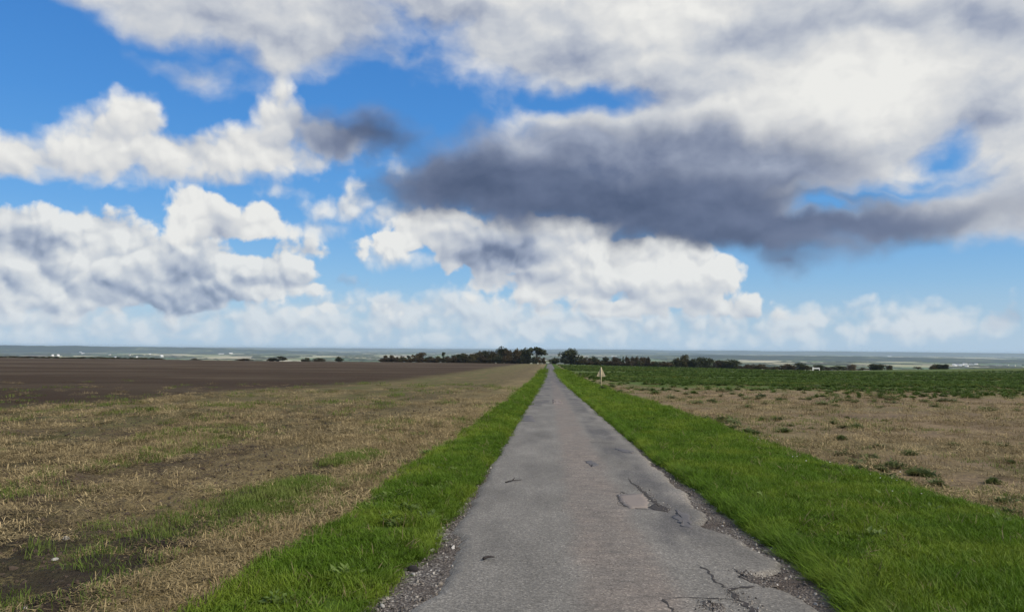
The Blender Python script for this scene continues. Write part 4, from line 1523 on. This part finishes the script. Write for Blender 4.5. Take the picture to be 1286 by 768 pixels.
a = me.attributes.new('tone', 'FLOAT', 'POINT')
a.data.foreach_set('value', np.asarray(A, np.float32))
o = link('weed_tuft', me, label='dark rank weeds round the foot of the road sign', category='weed')
o.location = (sp_.x + 0.05, sp_.y - 0.35, gz(sp_.x, sp_.y) + 0.08)
o.scale = (1.0, 0.6, 1.2)

# ------------------------------------------------------------------ trees along the crest
def tree_mat(name, c0, c1):
    return foliage_mat(name, c0, c1, tuple((a + b_) * 0.42 for a, b_ in zip(c0, c1)), trans=0.25, nscale=0.35, rnd=0.35)


m_tdark = tree_mat('dark_green_leaf', (0.018, 0.023, 0.009), (0.062, 0.072, 0.024))
m_tol = tree_mat('olive_leaf', (0.030, 0.028, 0.011), (0.115, 0.100, 0.036))
m_trust = tree_mat('rust_leaf', (0.034, 0.025, 0.011), (0.110, 0.082, 0.034))
m_ttan = tree_mat('tan_leaf', (0.08, 0.06, 0.035), (0.17, 0.13, 0.075))
m_trunk = plain_mat('tree_bark', (0.05, 0.042, 0.034), 0.95, 0.35, 2.0, 0.1)


def crown(r, kind):
    """unit crown (1 high, about 1 wide) of many leaf-sized faces gathered in uneven clumps"""
    lobes = []
    if kind == 'round':
        for i in range(16):
            a, q, z = r.random() * 6.283, r.uniform(0, 0.42), 0.05 + 0.79 * (i + r.random()) / 16
            q *= math.sqrt(max(0.12, 1 - ((z - 0.42) / 0.55) ** 2))
            lobes.append((q * math.cos(a), q * math.sin(a), z, r.uniform(0.15, 0.25)))
        n = 2000
    elif kind == 'bush':
        for i in range(14):
            a, q = r.random() * 6.283, r.uniform(0, 0.38)
            z = r.uniform(0.12, 0.85 - q)
            lobes.append((q * math.cos(a), q * math.sin(a), max(0.15, z), r.uniform(0.15, 0.24)))
        n = 1700
    elif kind == 'pine':
        for (x, z, s) in ((-0.36, 0.74, 0.11), (-0.22, 0.84, 0.12), (0.0, 0.88, 0.13), (0.14, 0.82, 0.16), (0.30, 0.70, 0.15), (0.40, 0.60, 0.10), (0.18, 0.62, 0.13), (-0.28, 0.60, 0.07), (0.05, 0.72, 0.11)):
            lobes.append((x, r.uniform(-0.2, 0.2), z, s))
            lobes.append((x * 0.6, r.uniform(-0.3, 0.3), z - 0.02, s * 0.8))
        n = 1300
    else:   # thin and bare
        for i in range(9):
            a, q, z = r.random() * 6.283, r.uniform(0, 0.30), r.uniform(0.35, 0.92)
            lobes.append((q * math.cos(a), q * math.sin(a), z, r.uniform(0.09, 0.15)))
        n = 700
    V, Fc, A = [], [], []
    tot = sum(l[3] ** 2 for l in lobes)
    for (x, y, z, s) in lobes:
        lt_ = r.uniform(-0.25, 0.25)
        for k in range(int(n * s * s / tot)):
            d = Vector((r.gauss(0, 1), r.gauss(0, 1), r.gauss(0, 0.85))).normalized() * s * r.random() ** 0.4 * r.uniform(0.85, 1.15)
            p = Vector((x, y, z)) + d
            p.z = max(0.02, p.z)
            u = Vector((r.gauss(0, 1), r.gauss(0, 1), r.gauss(0, 1))).normalized()
            w = u.cross(Vector((r.gauss(0, 1), r.gauss(0, 1), r.gauss(0, 1)))).normalized()
            L = r.uniform(0.028, 0.060)
            b0 = len(V)
            V += [tuple(p - u * L), tuple(p + w * L * 0.6), tuple(p + u * L), tuple(p - w * L * 0.6)]
            A += [min(1, max(0, 0.45 + lt_ + r.uniform(-0.25, 0.25)))] * 4
            Fc.append((b0, b0 + 1, b0 + 2, b0 + 3))
    return V, Fc, A, lobes


def trunk(r, lobes, top):
    V, Fc = tube([(0, 0, -0.12), (0.01, 0, 0.15), (0.0, 0.01, top * 0.6), (0.01, 0, top)], [0.035, 0.028, 0.02, 0.008], 7)
    for (x, y, z, s) in lobes[::2]:
        z0 = min(top * 0.8, z * 0.6)
        V2, F2 = tube([(0, 0, z0), (x * 0.5, y * 0.5, (z0 + z) / 2), (x, y, z)], [0.015, 0.010, 0.004], 5)
        o = len(V)
        V += V2
        Fc += [tuple(i + o for i in f) for f in F2]
    return V, Fc


KINDS = {}
r = random.Random(21)
for kind, nvar in (('round', 4), ('bush', 4), ('pine', 1), ('bare', 2)):
    for v in range(nvar):
        V, Fc, A, lb = crown(r, kind)
        TV, TF = trunk(r, lb, 0.8 if kind != 'bush' else 0.5)
        for mk, mm in (('dark', m_tdark), ('olive', m_tol), ('rust', m_trust), ('tan', m_ttan)):
            me = np_mesh(kind + '_crown', V, Fc, [mm], smooth=False)
            a = me.attributes.new('tone', 'FLOAT', 'POINT')
            a.data.foreach_set('value', np.asarray(A, np.float32))
            KINDS.setdefault((kind, mk), []).append((me, np_mesh(kind + '_trunk', TV, TF, [m_trunk])))


def tree(px, top, wpx, kind, tone, label, group, name='tree', dist=None, grow_=1.0):
    """a tree on the land at the crest whose head stands as high as in the photograph"""
    dd = F * FPX + RT * (px - PW / 2) - UP * (top - PH / 2)
    dist = dist or (568 + random.random() * 26)
    k = dist / dd.y
    x, y, zt = dd.x * k, dist, CAM_Z + dd.z * k
    zb = gz(x, y)
    h = max(1.6, (zt - zb)) * grow_
    w = wpx * dist / FPX
    cm, tm = random.choice(KINDS[(kind, tone)])
    w *= 1.36
    o = D.objects.new(name, None)
    COL.objects.link(o)
    o.location = (x, y, zb - 0.05)
    o.rotation_euler = (0, 0, 0 if kind == 'pine' else random.random() * 6.283)
    o['label'], o['category'], o['group'] = label, 'bush' if name == 'bush' else 'tree', group
    for nm, me in (('trunk', tm), ('crown', cm)):
        c = link(nm, me, parent=o)
        c.scale = (w * 1.12, w * 1.12, h * 1.02)
    return o


ORD = WORD

G = 'lone bushes on the skyline of the left field'
for i, (px, top, w) in enumerate([(245, 450.6, 9), (307, 449.4, 16), (339, 449, 8), (350, 446.6, 17), (384.6, 448.4, 11), (399.7, 448.4, 11), (425, 446.8, 10)]):
    tree(px, top, w, 'bush', ['dark', 'olive', 'rust'][(i * 2) % 3 if i != 4 else 1], 'low dark bush on the skyline of the ploughed field, %s from the left' % ORD[i], G, 'bush')
G = 'trees of the row and copse left of the road'
rowl = [(484, 445.2, 10, 'bush', 'rust'), (492, 445, 10, 'bush', 'rust'), (499, 447, 7, 'bush', 'rust'), (504, 446, 8, 'bush', 'olive'), (512, 445.5, 8, 'bush', 'dark'), (526, 442, 14, 'round', 'rust'),
        (536.5, 447.5, 8, 'bush', 'dark'), (541, 446, 8, 'bush', 'olive'), (550.5, 446, 10, 'bush', 'olive'), (556.7, 441.5, 6, 'bare', 'dark'), (562, 446, 8, 'bush', 'rust'), (569, 444.5, 10, 'bush', 'rust'), (577, 443.6, 11, 'round', 'dark'),
        (585.5, 443.2, 11, 'round', 'olive'), (592.5, 443, 11, 'round', 'olive'), (599.5, 441, 12, 'round', 'olive'), (610, 440, 13, 'round', 'dark'), (618.5, 440, 12, 'round', 'olive'), (631, 436, 15, 'round', 'dark'),
        (640, 438, 13, 'round', 'rust'), (648, 438, 13, 'round', 'rust'), (655.5, 438.2, 12, 'round', 'dark'), (661, 437.4, 11, 'round', 'dark')]
for i, (px, top, w, kd, tn_) in enumerate(rowl):
    lb = '%s tree of the copse left of the road, %s from its left end' % ({'rust': 'russet brown', 'olive': 'olive green', 'dark': 'dark green'}[tn_], ORD[i])
    if i == 9:
        lb = 'thin tree with a tufted head rising above the row left of the road'
    tree(px, top, w, kd, tn_, lb, G)
tree(673.5, 435.6, 19, 'pine', 'dark', 'tall spreading pine with gaps in its crown at the road end of the copse', G, 'pine_tree', 572)
G = 'undergrowth in front of the copse left of the road'
for i, (px, top, w, tn_) in enumerate([(572, 447, 9, 'rust'), (582, 446.5, 10, 'olive'), (594, 446, 10, 'olive'), (606, 445, 11, 'rust'), (616, 445.5, 10, 'olive'), (626, 445, 11, 'dark'), (637, 445, 11, 'rust'), (647, 445.5, 11, 'rust'),
                                       (656, 445, 10, 'dark'), (665, 446, 9, 'dark'), (671, 447, 9, 'dark'), (677, 447, 8, 'rust'), (683, 447.6, 6, 'rust')]):
    tree(px, top, w, 'bush', tn_, '%s bush under the copse trees left of the road, %s from the left' % ({'rust': 'russet', 'olive': 'olive', 'dark': 'dark'}[tn_], ORD[i]), G, 'bush', 566 + random.random() * 4)
tree(717, 438, 21, 'round', 'dark', 'large round dark tree standing alone just right of the road', 'trees right of the road', 'tree', 572)
tree(709, 445, 10, 'bush', 'dark', 'dark side growth at the left foot of the large round tree', 'trees right of the road', 'bush', 571)
tree(696.3, 448, 13, 'bush', 'dark', 'low dark bush between the road and the large round tree', 'trees right of the road', 'bush', 570)
G = 'scrubby hedge trees right of the large round tree'
hedge = [(731, 446.3, 8, 'bush', 'rust'), (736.5, 447, 7, 'bush', 'rust'), (741, 448, 7, 'bush', 'rust'), (746, 447, 7, 'round', 'dark'), (751.5, 450, 6, 'bush', 'rust'), (760, 448, 8, 'round', 'dark'), (767, 452, 6, 'bush', 'rust'),
         (773.3, 447.5, 9, 'round', 'rust'), (779, 449, 8, 'bush', 'dark'), (782.5, 447.6, 4, 'bare', 'dark'), (788.6, 447.5, 6, 'round', 'rust'), (794.6, 448, 6, 'round', 'rust'), (799.8, 447.4, 6, 'round', 'rust'),
         (805, 448, 7, 'round', 'rust'), (810, 448.4, 7, 'round', 'rust'), (814.7, 448, 6, 'round', 'rust'), (818.5, 453.5, 5, 'bush', 'dark'), (823, 452.4, 5, 'bush', 'dark'), (828, 453, 7, 'bush', 'dark'), (836, 454.4, 9, 'bush', 'dark')]
for i, (px, top, w, kd, tn_) in enumerate(hedge):
    tree(px, top, w, kd, tn_, '%s scrubby tree in the thin hedge behind the road sign, %s from the left' % ({'rust': 'brown', 'dark': 'dark'}[tn_], ORD[i]), G)
G = 'low scrub under the thin hedge right of the road'
for i in range(19):
    px = 728 + i * 6.1 + random.uniform(-1.5, 1.5)
    tree(px, 451.2 + i * 0.12 + random.uniform(-0.9, 0.9), random.uniform(8, 11), 'bush', random.choice(['dark', 'rust', 'olive']), 'low scrub under the thin hedge behind the road sign, %s from the left' % ORD[i], G, 'bush', 564 + random.random() * 6)
G = 'low scrub in the row left of the copse'
for i in range(12):
    px = 482 + i * 8.2 + random.uniform(-2, 2)
    tree(px, 449.0 + random.uniform(-0.8, 0.6), random.uniform(10, 13), 'bush', random.choice(['rust', 'rust', 'olive']), 'low scrub under the tree row left of the copse, %s from the left' % ORD[i], G, 'bush', 566 + random.random() * 5)
G = 'dark trees along the right crest'
rowr = [(844, 452.5, 10, 'bush', 'dark'), (850, 450, 13, 'round', 'dark'), (857, 444.8, 10, 'round', 'olive'), (863, 449.3, 10, 'round', 'olive'), (870, 450, 11, 'round', 'dark'), (877.6, 448, 11, 'round', 'dark'), (884, 449.6, 9, 'round', 'dark'),
        (890, 448.7, 11, 'round', 'dark'), (900, 452, 12, 'round', 'rust'), (908, 452, 11, 'round', 'dark'), (914.6, 453.3, 9, 'bush', 'dark'), (921, 451, 15, 'round', 'dark'), (930.5, 458.5, 9, 'bush', 'rust'), (938.4, 456.6, 11, 'bush', 'rust'),
        (946, 456.6, 11, 'bush', 'rust'), (954, 456.2, 13, 'bush', 'rust'), (963.5, 460, 11, 'bush', 'rust'), (973, 459.5, 12, 'bush', 'olive'), (981, 457.8, 12, 'bush', 'rust'), (990, 456.6, 13, 'round', 'rust')]
for i, (px, top, w, kd, tn_) in enumerate(rowr):
    lb = '%s tree in the dense belt along the right crest, %s from its left end' % ({'rust': 'brownish', 'olive': 'olive', 'dark': 'dark green'}[tn_], ORD[i])
    if i == 2:
        lb = 'tallest pointed olive tree in the dense belt along the right crest'
    tree(px, top, w, kd, tn_, lb, G)
G = 'trees round the white barrier on the right'
rowf = [(1004, 455.3, 16, 'round', 'dark', 'broad dark tree just left of the white barrier'), (1014, 458, 10, 'bush', 'olive', 'low olive bush directly left of the white barrier'),
        (1029, 457.6, 12, 'round', 'dark', 'dark tree directly behind the white barrier'), (1039, 460.2, 10, 'bush', 'rust', 'low brown bush just right of the white barrier'),
        (1052, 458.3, 17, 'bush', 'dark', 'wide dark bush second to the right of the white barrier'), (1070, 457.4, 12, 'round', 'tan', 'tan autumn tree right of the white barrier'),
        (1083, 461, 9, 'bush', 'olive', 'small bush right beside the tan autumn tree'), (1098, 456.6, 17, 'round', 'dark', 'bold dark round tree right of the tan autumn tree'),
        (1105, 457, 10, 'round', 'dark', 'dark tree leaning on the right side of the bold round tree'), (1117, 458.4, 9, 'round', 'olive', 'small separate tree right of the bold round tree'),
        (1153, 460, 12, 'bare', 'tan', 'faint bare bush left of the far dark clump'), (1172, 459.4, 7, 'bush', 'rust', 'small bush at the left foot of the far dark clump'),
        (1179, 456.8, 12, 'round', 'dark', 'left dark tree of the far clump beside the white village'), (1187, 457, 10, 'round', 'dark', 'right dark tree of the far clump beside the white village')]
for px, top, w, kd, tn_, lb in rowf:
    tree(px, top, w, kd, tn_, lb, G)
G = 'low hedge bushes on the far left skyline'
for i in range(24):
    px = 2 + i * 8.6
    tree(px, 449.0 + 0.013 * px + random.uniform(-0.5, 0.4), 11, 'bush', random.choice(['dark', 'olive']), 'low hedge bush on the far left skyline, %s from the left' % ORD[i], G, 'bush')

# ------------------------------------------------------------------ white barrier at the far side of the crop
m_white = plain_mat('white_paint', (0.78, 0.78, 0.75), 0.5, 0.06, 3)
q = F * FPX + RT * (1021 - PW / 2) - UP * (466.5 - PH / 2)
bd = 556.0
bx_, by_ = q.x * bd / q.y, bd
barrier = D.objects.new('field_barrier', None)
COL.objects.link(barrier)
barrier.location = (bx_, by_, gz(bx_, by_))
barrier['label'] = 'small white barrier with a tall end post in front of the dark trees'
barrier['category'] = 'barrier'


def box_me(name, x0, x1, y0, y1, z0, z1, mat, parent, bev=0.03):
    bm = bmesh.new()
    bmesh.ops.create_cube(bm, size=1)
    for v in bm.verts:
        v.co = Vector(((x0 + x1) / 2 + v.co.x * (x1 - x0), (y0 + y1) / 2 + v.co.y * (y1 - y0), (z0 + z1) / 2 + v.co.z * (z1 - z0)))
    if bev:
        bmesh.ops.bevel(bm, geom=bm.edges[:], offset=bev, segments=1, affect='EDGES')
    me = D.meshes.new(name)
    bm.to_mesh(me)
    bm.free()
    me.materials.append(mat)
    return link(name, me, parent=parent)


box_me('post', -0.35, 0.35, -0.2, 0.2, -0.1, 2.5, m_white, barrier)
box_me('rail', 0.36, 4.35, -0.12, 0.12, 1.15, 2.0, m_white, barrier)
box_me('post', 4.36, 4.75, -0.15, 0.15, -0.1, 2.1, m_white, barrier)

# ------------------------------------------------------------------ distant hills
m_hill, t, b = material('wooded_hill', 0.95, 0.1)
pos = t.n('ShaderNodeNewGeometry').outputs['Position']
hn = t.noise(t.v('MULTIPLY', pos, (1.0, 0.6, 3.0)), 0.0028, 5, 0.65)
t.put(b.inputs['Base Color'], t.ramp(hn, [(0.45, (0.022, 0.032, 0.020)), (0.58, (0.04, 0.055, 0.026)), (0.63, (0.13, 0.14, 0.07)), (0.7, (0.05, 0.06, 0.035))]))


def ridge(dist, a0, a1, prof, depth, seed, label, rough=8.0):
    """a long hill: a sheet that rises from the plain to a ridge and falls again behind"""
    n = 260
    az = np.linspace(rad(a0), rad(a1), n)
    h = np.interp(np.degrees(az), [p[0] for p in prof], [p[1] for p in prof]) + rough * (fbm(np.degrees(az) * 1.1, az * 0, seed, 5, 0.55) - 0.5) * 2
    V = []
    steps = [(-0.5, 0.0), (-0.35, 0.22), (-0.2, 0.55), (-0.08, 0.9), (0, 1.0), (0.12, 0.8), (0.4, 0.2), (0.6, 0.0)]
    for s, f_ in steps:
        rr = dist + depth * s * (1 + 0.4 * (fbm(np.degrees(az) * 0.5, az * 0 + s * 3, seed + 5, 3) - 0.5))
        V.append(np.stack([np.sin(az) * rr, np.cos(az) * rr, PLAIN_Z - 1 + np.maximum(h - PLAIN_Z, 2) * f_], 1))
    me = np_mesh('hill', np.concatenate(V), grid_faces(n, len(steps)), [m_hill])
    return link('hill', me, kind='structure', label=label, category='hill')


ridge(12500, -52, -14, [(-52, 2), (-37, -2), (-34, -1), (-30, -12), (-26, -14), (-22, -30), (-18, -60), (-14, -94)], 2600, 5, 'dark blue wooded ridge on the left horizon', 12)
ridge(24000, -60, 60, [(-60, -6), (-37, -12), (-20, -16), (-6, -10), (0, 2), (2.5, 14), (7, 8), (9, -6), (11, 4), (14, 8), (16, -4), (19, 10), (24, 2), (30, -6), (40, -14), (60, -10)], 3500, 9, 'long pale blue hill on the horizon', 8)
ridge(9500, 4, 52, [(4, -92), (7, -62), (12, -52), (20, -50), (26, -56), (30, -66), (40, -60), (52, -60)], 2200, 15, 'dark blue wooded ridge across the plain on the right', 6)
ridge(17000, -14, 14, [(-14, -90), (-8, -60), (-2, -52), (2, -56), (6, -40), (10, -50), (14, -90)], 2600, 25, 'grey blue rise on the plain beyond the end of the road', 8)

# ------------------------------------------------------------------ woods and hedgerows on the plain
m_wood, t, b = material('far_wood', 0.95, 0.05)
pos = t.n('ShaderNodeNewGeometry').outputs['Position']
t.put(b.inputs['Base Color'], t.mix(t.noise(pos, 0.02, 4, 0.7), (0.030, 0.042, 0.018), (0.10, 0.10, 0.045)))
WV, WF = [], []
rr = random.Random(77)
for i in range(1000):
    dd_ = 4300 * (1 + 4.2 * rr.random() ** 1.5)
    a_ = rad(rr.uniform(-44, 40))
    L_ = rr.choice([rr.uniform(40, 160), rr.uniform(60, 500)]) * (dd_ / 6000) ** 0.5
    wd = rr.uniform(14, 90)
    hh = rr.uniform(5, 13)
    ori = rr.gauss(0, 0.5) + a_ * -1
    nseg = int(L_ / 24) + 2
    c0 = Vector((math.sin(a_) * dd_, math.cos(a_) * dd_))
    b0 = len(WV)
    prof_ = [(-0.5, 0), (-0.5, 0.55), (-0.3, 0.95), (0.05, 1.0), (0.35, 0.85), (0.5, 0.4), (0.5, 0)]
    bend = rr.uniform(-0.0006, 0.0006)
    for s in range(nseg + 1):
        u = s / nseg
        ll = (u - 0.5) * L_
        x = c0.x + math.cos(ori) * ll
        y = c0.y + math.sin(ori) * ll + bend * ll * ll
        taper = min(1, 0.15 + 5 * min(u, 1 - u))
        hk = hh * taper * rr.uniform(0.55, 1.15)
        for (o_, z_) in prof_:
            ww = wd * rr.uniform(0.8, 1.1) * (0.4 + 0.6 * taper)
            WV.append((x - math.sin(ori) * o_ * ww, y + math.cos(ori) * o_ * ww, PLAIN_Z - 0.5 + z_ * hk))
    m_ = len(prof_)
    for s in range(nseg):
        for k in range(m_ - 1):
            WF.append((b0 + s * m_ + k, b0 + s * m_ + k + 1, b0 + (s + 1) * m_ + k + 1, b0 + (s + 1) * m_ + k))
link('far_woodland', np_mesh('far_woodland', np.array(WV), np.array(WF), [m_wood], smooth=False), kind='stuff', label='hedgerows and woods scattered over the hazy plain', category='woodland')

# ------------------------------------------------------------------ buildings on the plain
m_bw = plain_mat('white_render', (0.80, 0.79, 0.76), 0.8, 0.06, 0.1)
m_bc = plain_mat('cream_render', (0.62, 0.57, 0.47), 0.8, 0.1, 0.1)
m_slate = plain_mat('slate_roof', (0.16, 0.16, 0.18), 0.7, 0.15, 0.1)
m_pale = plain_mat('pale_sheet_roof', (0.60, 0.61, 0.62), 0.6, 0.1, 0.1)


def house(px, py, wpx, hpx, wall, roof, label, group, turn=0.0):
    dd_ = F * FPX + RT * (px - PW / 2) - UP * (py - PH / 2)
    k = (PLAIN_Z - CAM_Z) / dd_.z
    x, y = dd_.x * k, dd_.y * k
    dist = math.hypot(x, y)
    w, h = wpx * dist / FPX, hpx * dist / FPX
    dp = min(w, 16)
    hw = h * 0.66
    V = [(-w / 2, -dp / 2, -0.5), (w / 2, -dp / 2, -0.5), (w / 2, dp / 2, -0.5), (-w / 2, dp / 2, -0.5), (-w / 2, -dp / 2, hw), (w / 2, -dp / 2, hw), (w / 2, dp / 2, hw), (-w / 2, dp / 2, hw),
         (-w / 2, 0, h), (w / 2, 0, h)]
    Fw = [(0, 1, 5, 4), (2, 3, 7, 6), (1, 2, 6, 9, 5), (3, 0, 4, 8, 7)]
    o = D.objects.new('farm_building', None)
    COL.objects.link(o)
    o.location = (x, y, PLAIN_Z - 0.05)
    o.rotation_euler = (0, 0, -math.atan2(x, y) + turn)
    o['label'], o['category'], o['group'] = label, 'building', group
    link('wall', np_mesh('wall', V, Fw, [wall], smooth=False), parent=o)
    e = 0.6
    RV = [(-w / 2 - e, -dp / 2 - e, hw - 0.3), (w / 2 + e, -dp / 2 - e, hw - 0.3), (w / 2 + e, 0, h + 0.3), (-w / 2 - e, 0, h + 0.3), (w / 2 + e, dp / 2 + e, hw - 0.3), (-w / 2 - e, dp / 2 + e, hw - 0.3)]
    RV += [(a_, b_, c_ + 0.4) for a_, b_, c_ in RV]
    link('roof', np_mesh('roof', RV, [(6, 7, 8, 9), (9, 8, 10, 11), (3, 2, 1, 0), (5, 4, 2, 3), (0, 1, 7, 6), (4, 5, 11, 10), (1, 2, 8, 7), (2, 4, 10, 8), (0, 6, 9, 3), (3, 9, 11, 5)], [roof], smooth=False), parent=o)


G = 'pale farm buildings far out on the plain'
for i, (px, py, w, h, a_, b_) in enumerate([(25, 441, 3, 1.3, m_bw, m_pale), (57, 442, 4, 1.3, m_bw, m_pale), (66, 447, 3, 1.6, m_bw, m_pale), (73, 447, 3.2, 1.8, m_bw, m_pale), (101, 443, 3, 1.2, m_bw, m_pale), (104, 445, 4, 1.6, m_bw, m_pale),
                                            (138, 446, 3, 1.5, m_bc, m_slate), (163, 447, 2.5, 2.4, m_bc, m_slate), (172, 449, 3, 1.4, m_bw, m_pale), (188, 445, 3, 1.1, m_bc, m_pale), (203, 448.5, 4.5, 2.4, m_bw, m_pale), (145, 449, 3, 1.5, m_bw, m_slate)]):
    house(px, py, w * 0.7, h * 1.1, a_, b_, 'tiny pale farm building on the plain above the left field, %s from the left' % ORD[i], G, random.uniform(-0.6, 0.6))
for (px, py, w, h, a_, b_, lb) in [(278, 445, 6, 1.3, m_bc, m_pale, 'long pale shed on the plain above the bushes left of centre'), (290, 444, 4, 1.2, m_bw, m_pale, 'short pale shed right of the long shed left of centre'),
                                   (377.5, 443.5, 4, 2.6, m_bw, m_bw, 'brightest white building on the plain left of centre'), (399, 444, 12, 1.0, m_bw, m_pale, 'very long low white shed on the plain left of centre'),
                                   (771, 447.5, 7, 1.1, m_bc, m_pale, 'pale low building on the plain above the road sign'), (978, 443.5, 4, 1.0, m_bw, m_pale, 'white speck of a building on the right hills'),
                                   (981, 448.5, 4, 1.0, m_bw, m_pale, 'white building below the hills right of centre'), (1117, 447.5, 4, 1.0, m_bw, m_pale, 'white building on the far slope right of the tan tree')]:
    house(px, py, w, h, a_, b_, lb, G)
G = 'white houses of the far village on the right'
vl = [(1198, 458.5, 3, 1.6), (1203, 458.3, 3, 1.8), (1208, 459, 4, 1.7), (1212, 457.8, 4, 2.2), (1216, 459.6, 3.5, 1.8), (1219, 458.2, 3, 1.8), (1223, 459.3, 4, 1.6), (1226, 458, 3, 1.5), (1206, 460, 3, 1.4), (1200, 459.6, 2.6, 1.4), (1214, 460.2, 3, 1.4)]
vl.sort()
for i, (px, py, w, h) in enumerate(vl):
    house(px, py, w, h, m_bw, [m_pale, m_bw, m_slate][i % 3], 'white house in the far village at the right, %s from the left' % ORD[i], G, random.uniform(-0.7, 0.7))
vl = [(1240, 459.6, 5), (1247, 459.2, 4), (1255, 459, 6), (1264, 458.8, 4), (1272, 459.4, 5), (1280, 459, 4)]
for i, (px, py, w) in enumerate(vl):
    house(px, py, w, 1.2, m_bc, m_slate, 'dull cream house at the right end of the far village, %s from the left' % ORD[i], G, random.uniform(-0.5, 0.5))

# ------------------------------------------------------------------ haze over the whole land
m_haze = D.materials.new('haze')
m_haze.use_nodes = True
t = NT(m_haze.node_tree)
m_haze.node_tree.nodes.clear()
pv = t.n('ShaderNodeVolumePrincipled')
pv.inputs['Color'].default_value = (0.62, 0.80, 1.0, 1)
pv.inputs['Density'].default_value = 4.0e-5
pv.inputs['Anisotropy'].default_value = 0.0
t.t.links.new(pv.outputs[0], t.n('ShaderNodeOutputMaterial').inputs['Volume'])
hx, z0, z1 = 64000, PLAIN_Z - 2.5, 30.0
V = [(x, y, z) for z in (z0, z1) for y in (-2000, hx) for x in (-hx, hx)]
haze = link('haze', np_mesh('haze', V, [(0, 2, 3, 1), (4, 5, 7, 6), (0, 1, 5, 4), (2, 6, 7, 3), (0, 4, 6, 2), (1, 3, 7, 5)], [m_haze], smooth=False), kind='stuff', label='thin blue haze over the distant plain', category='haze')
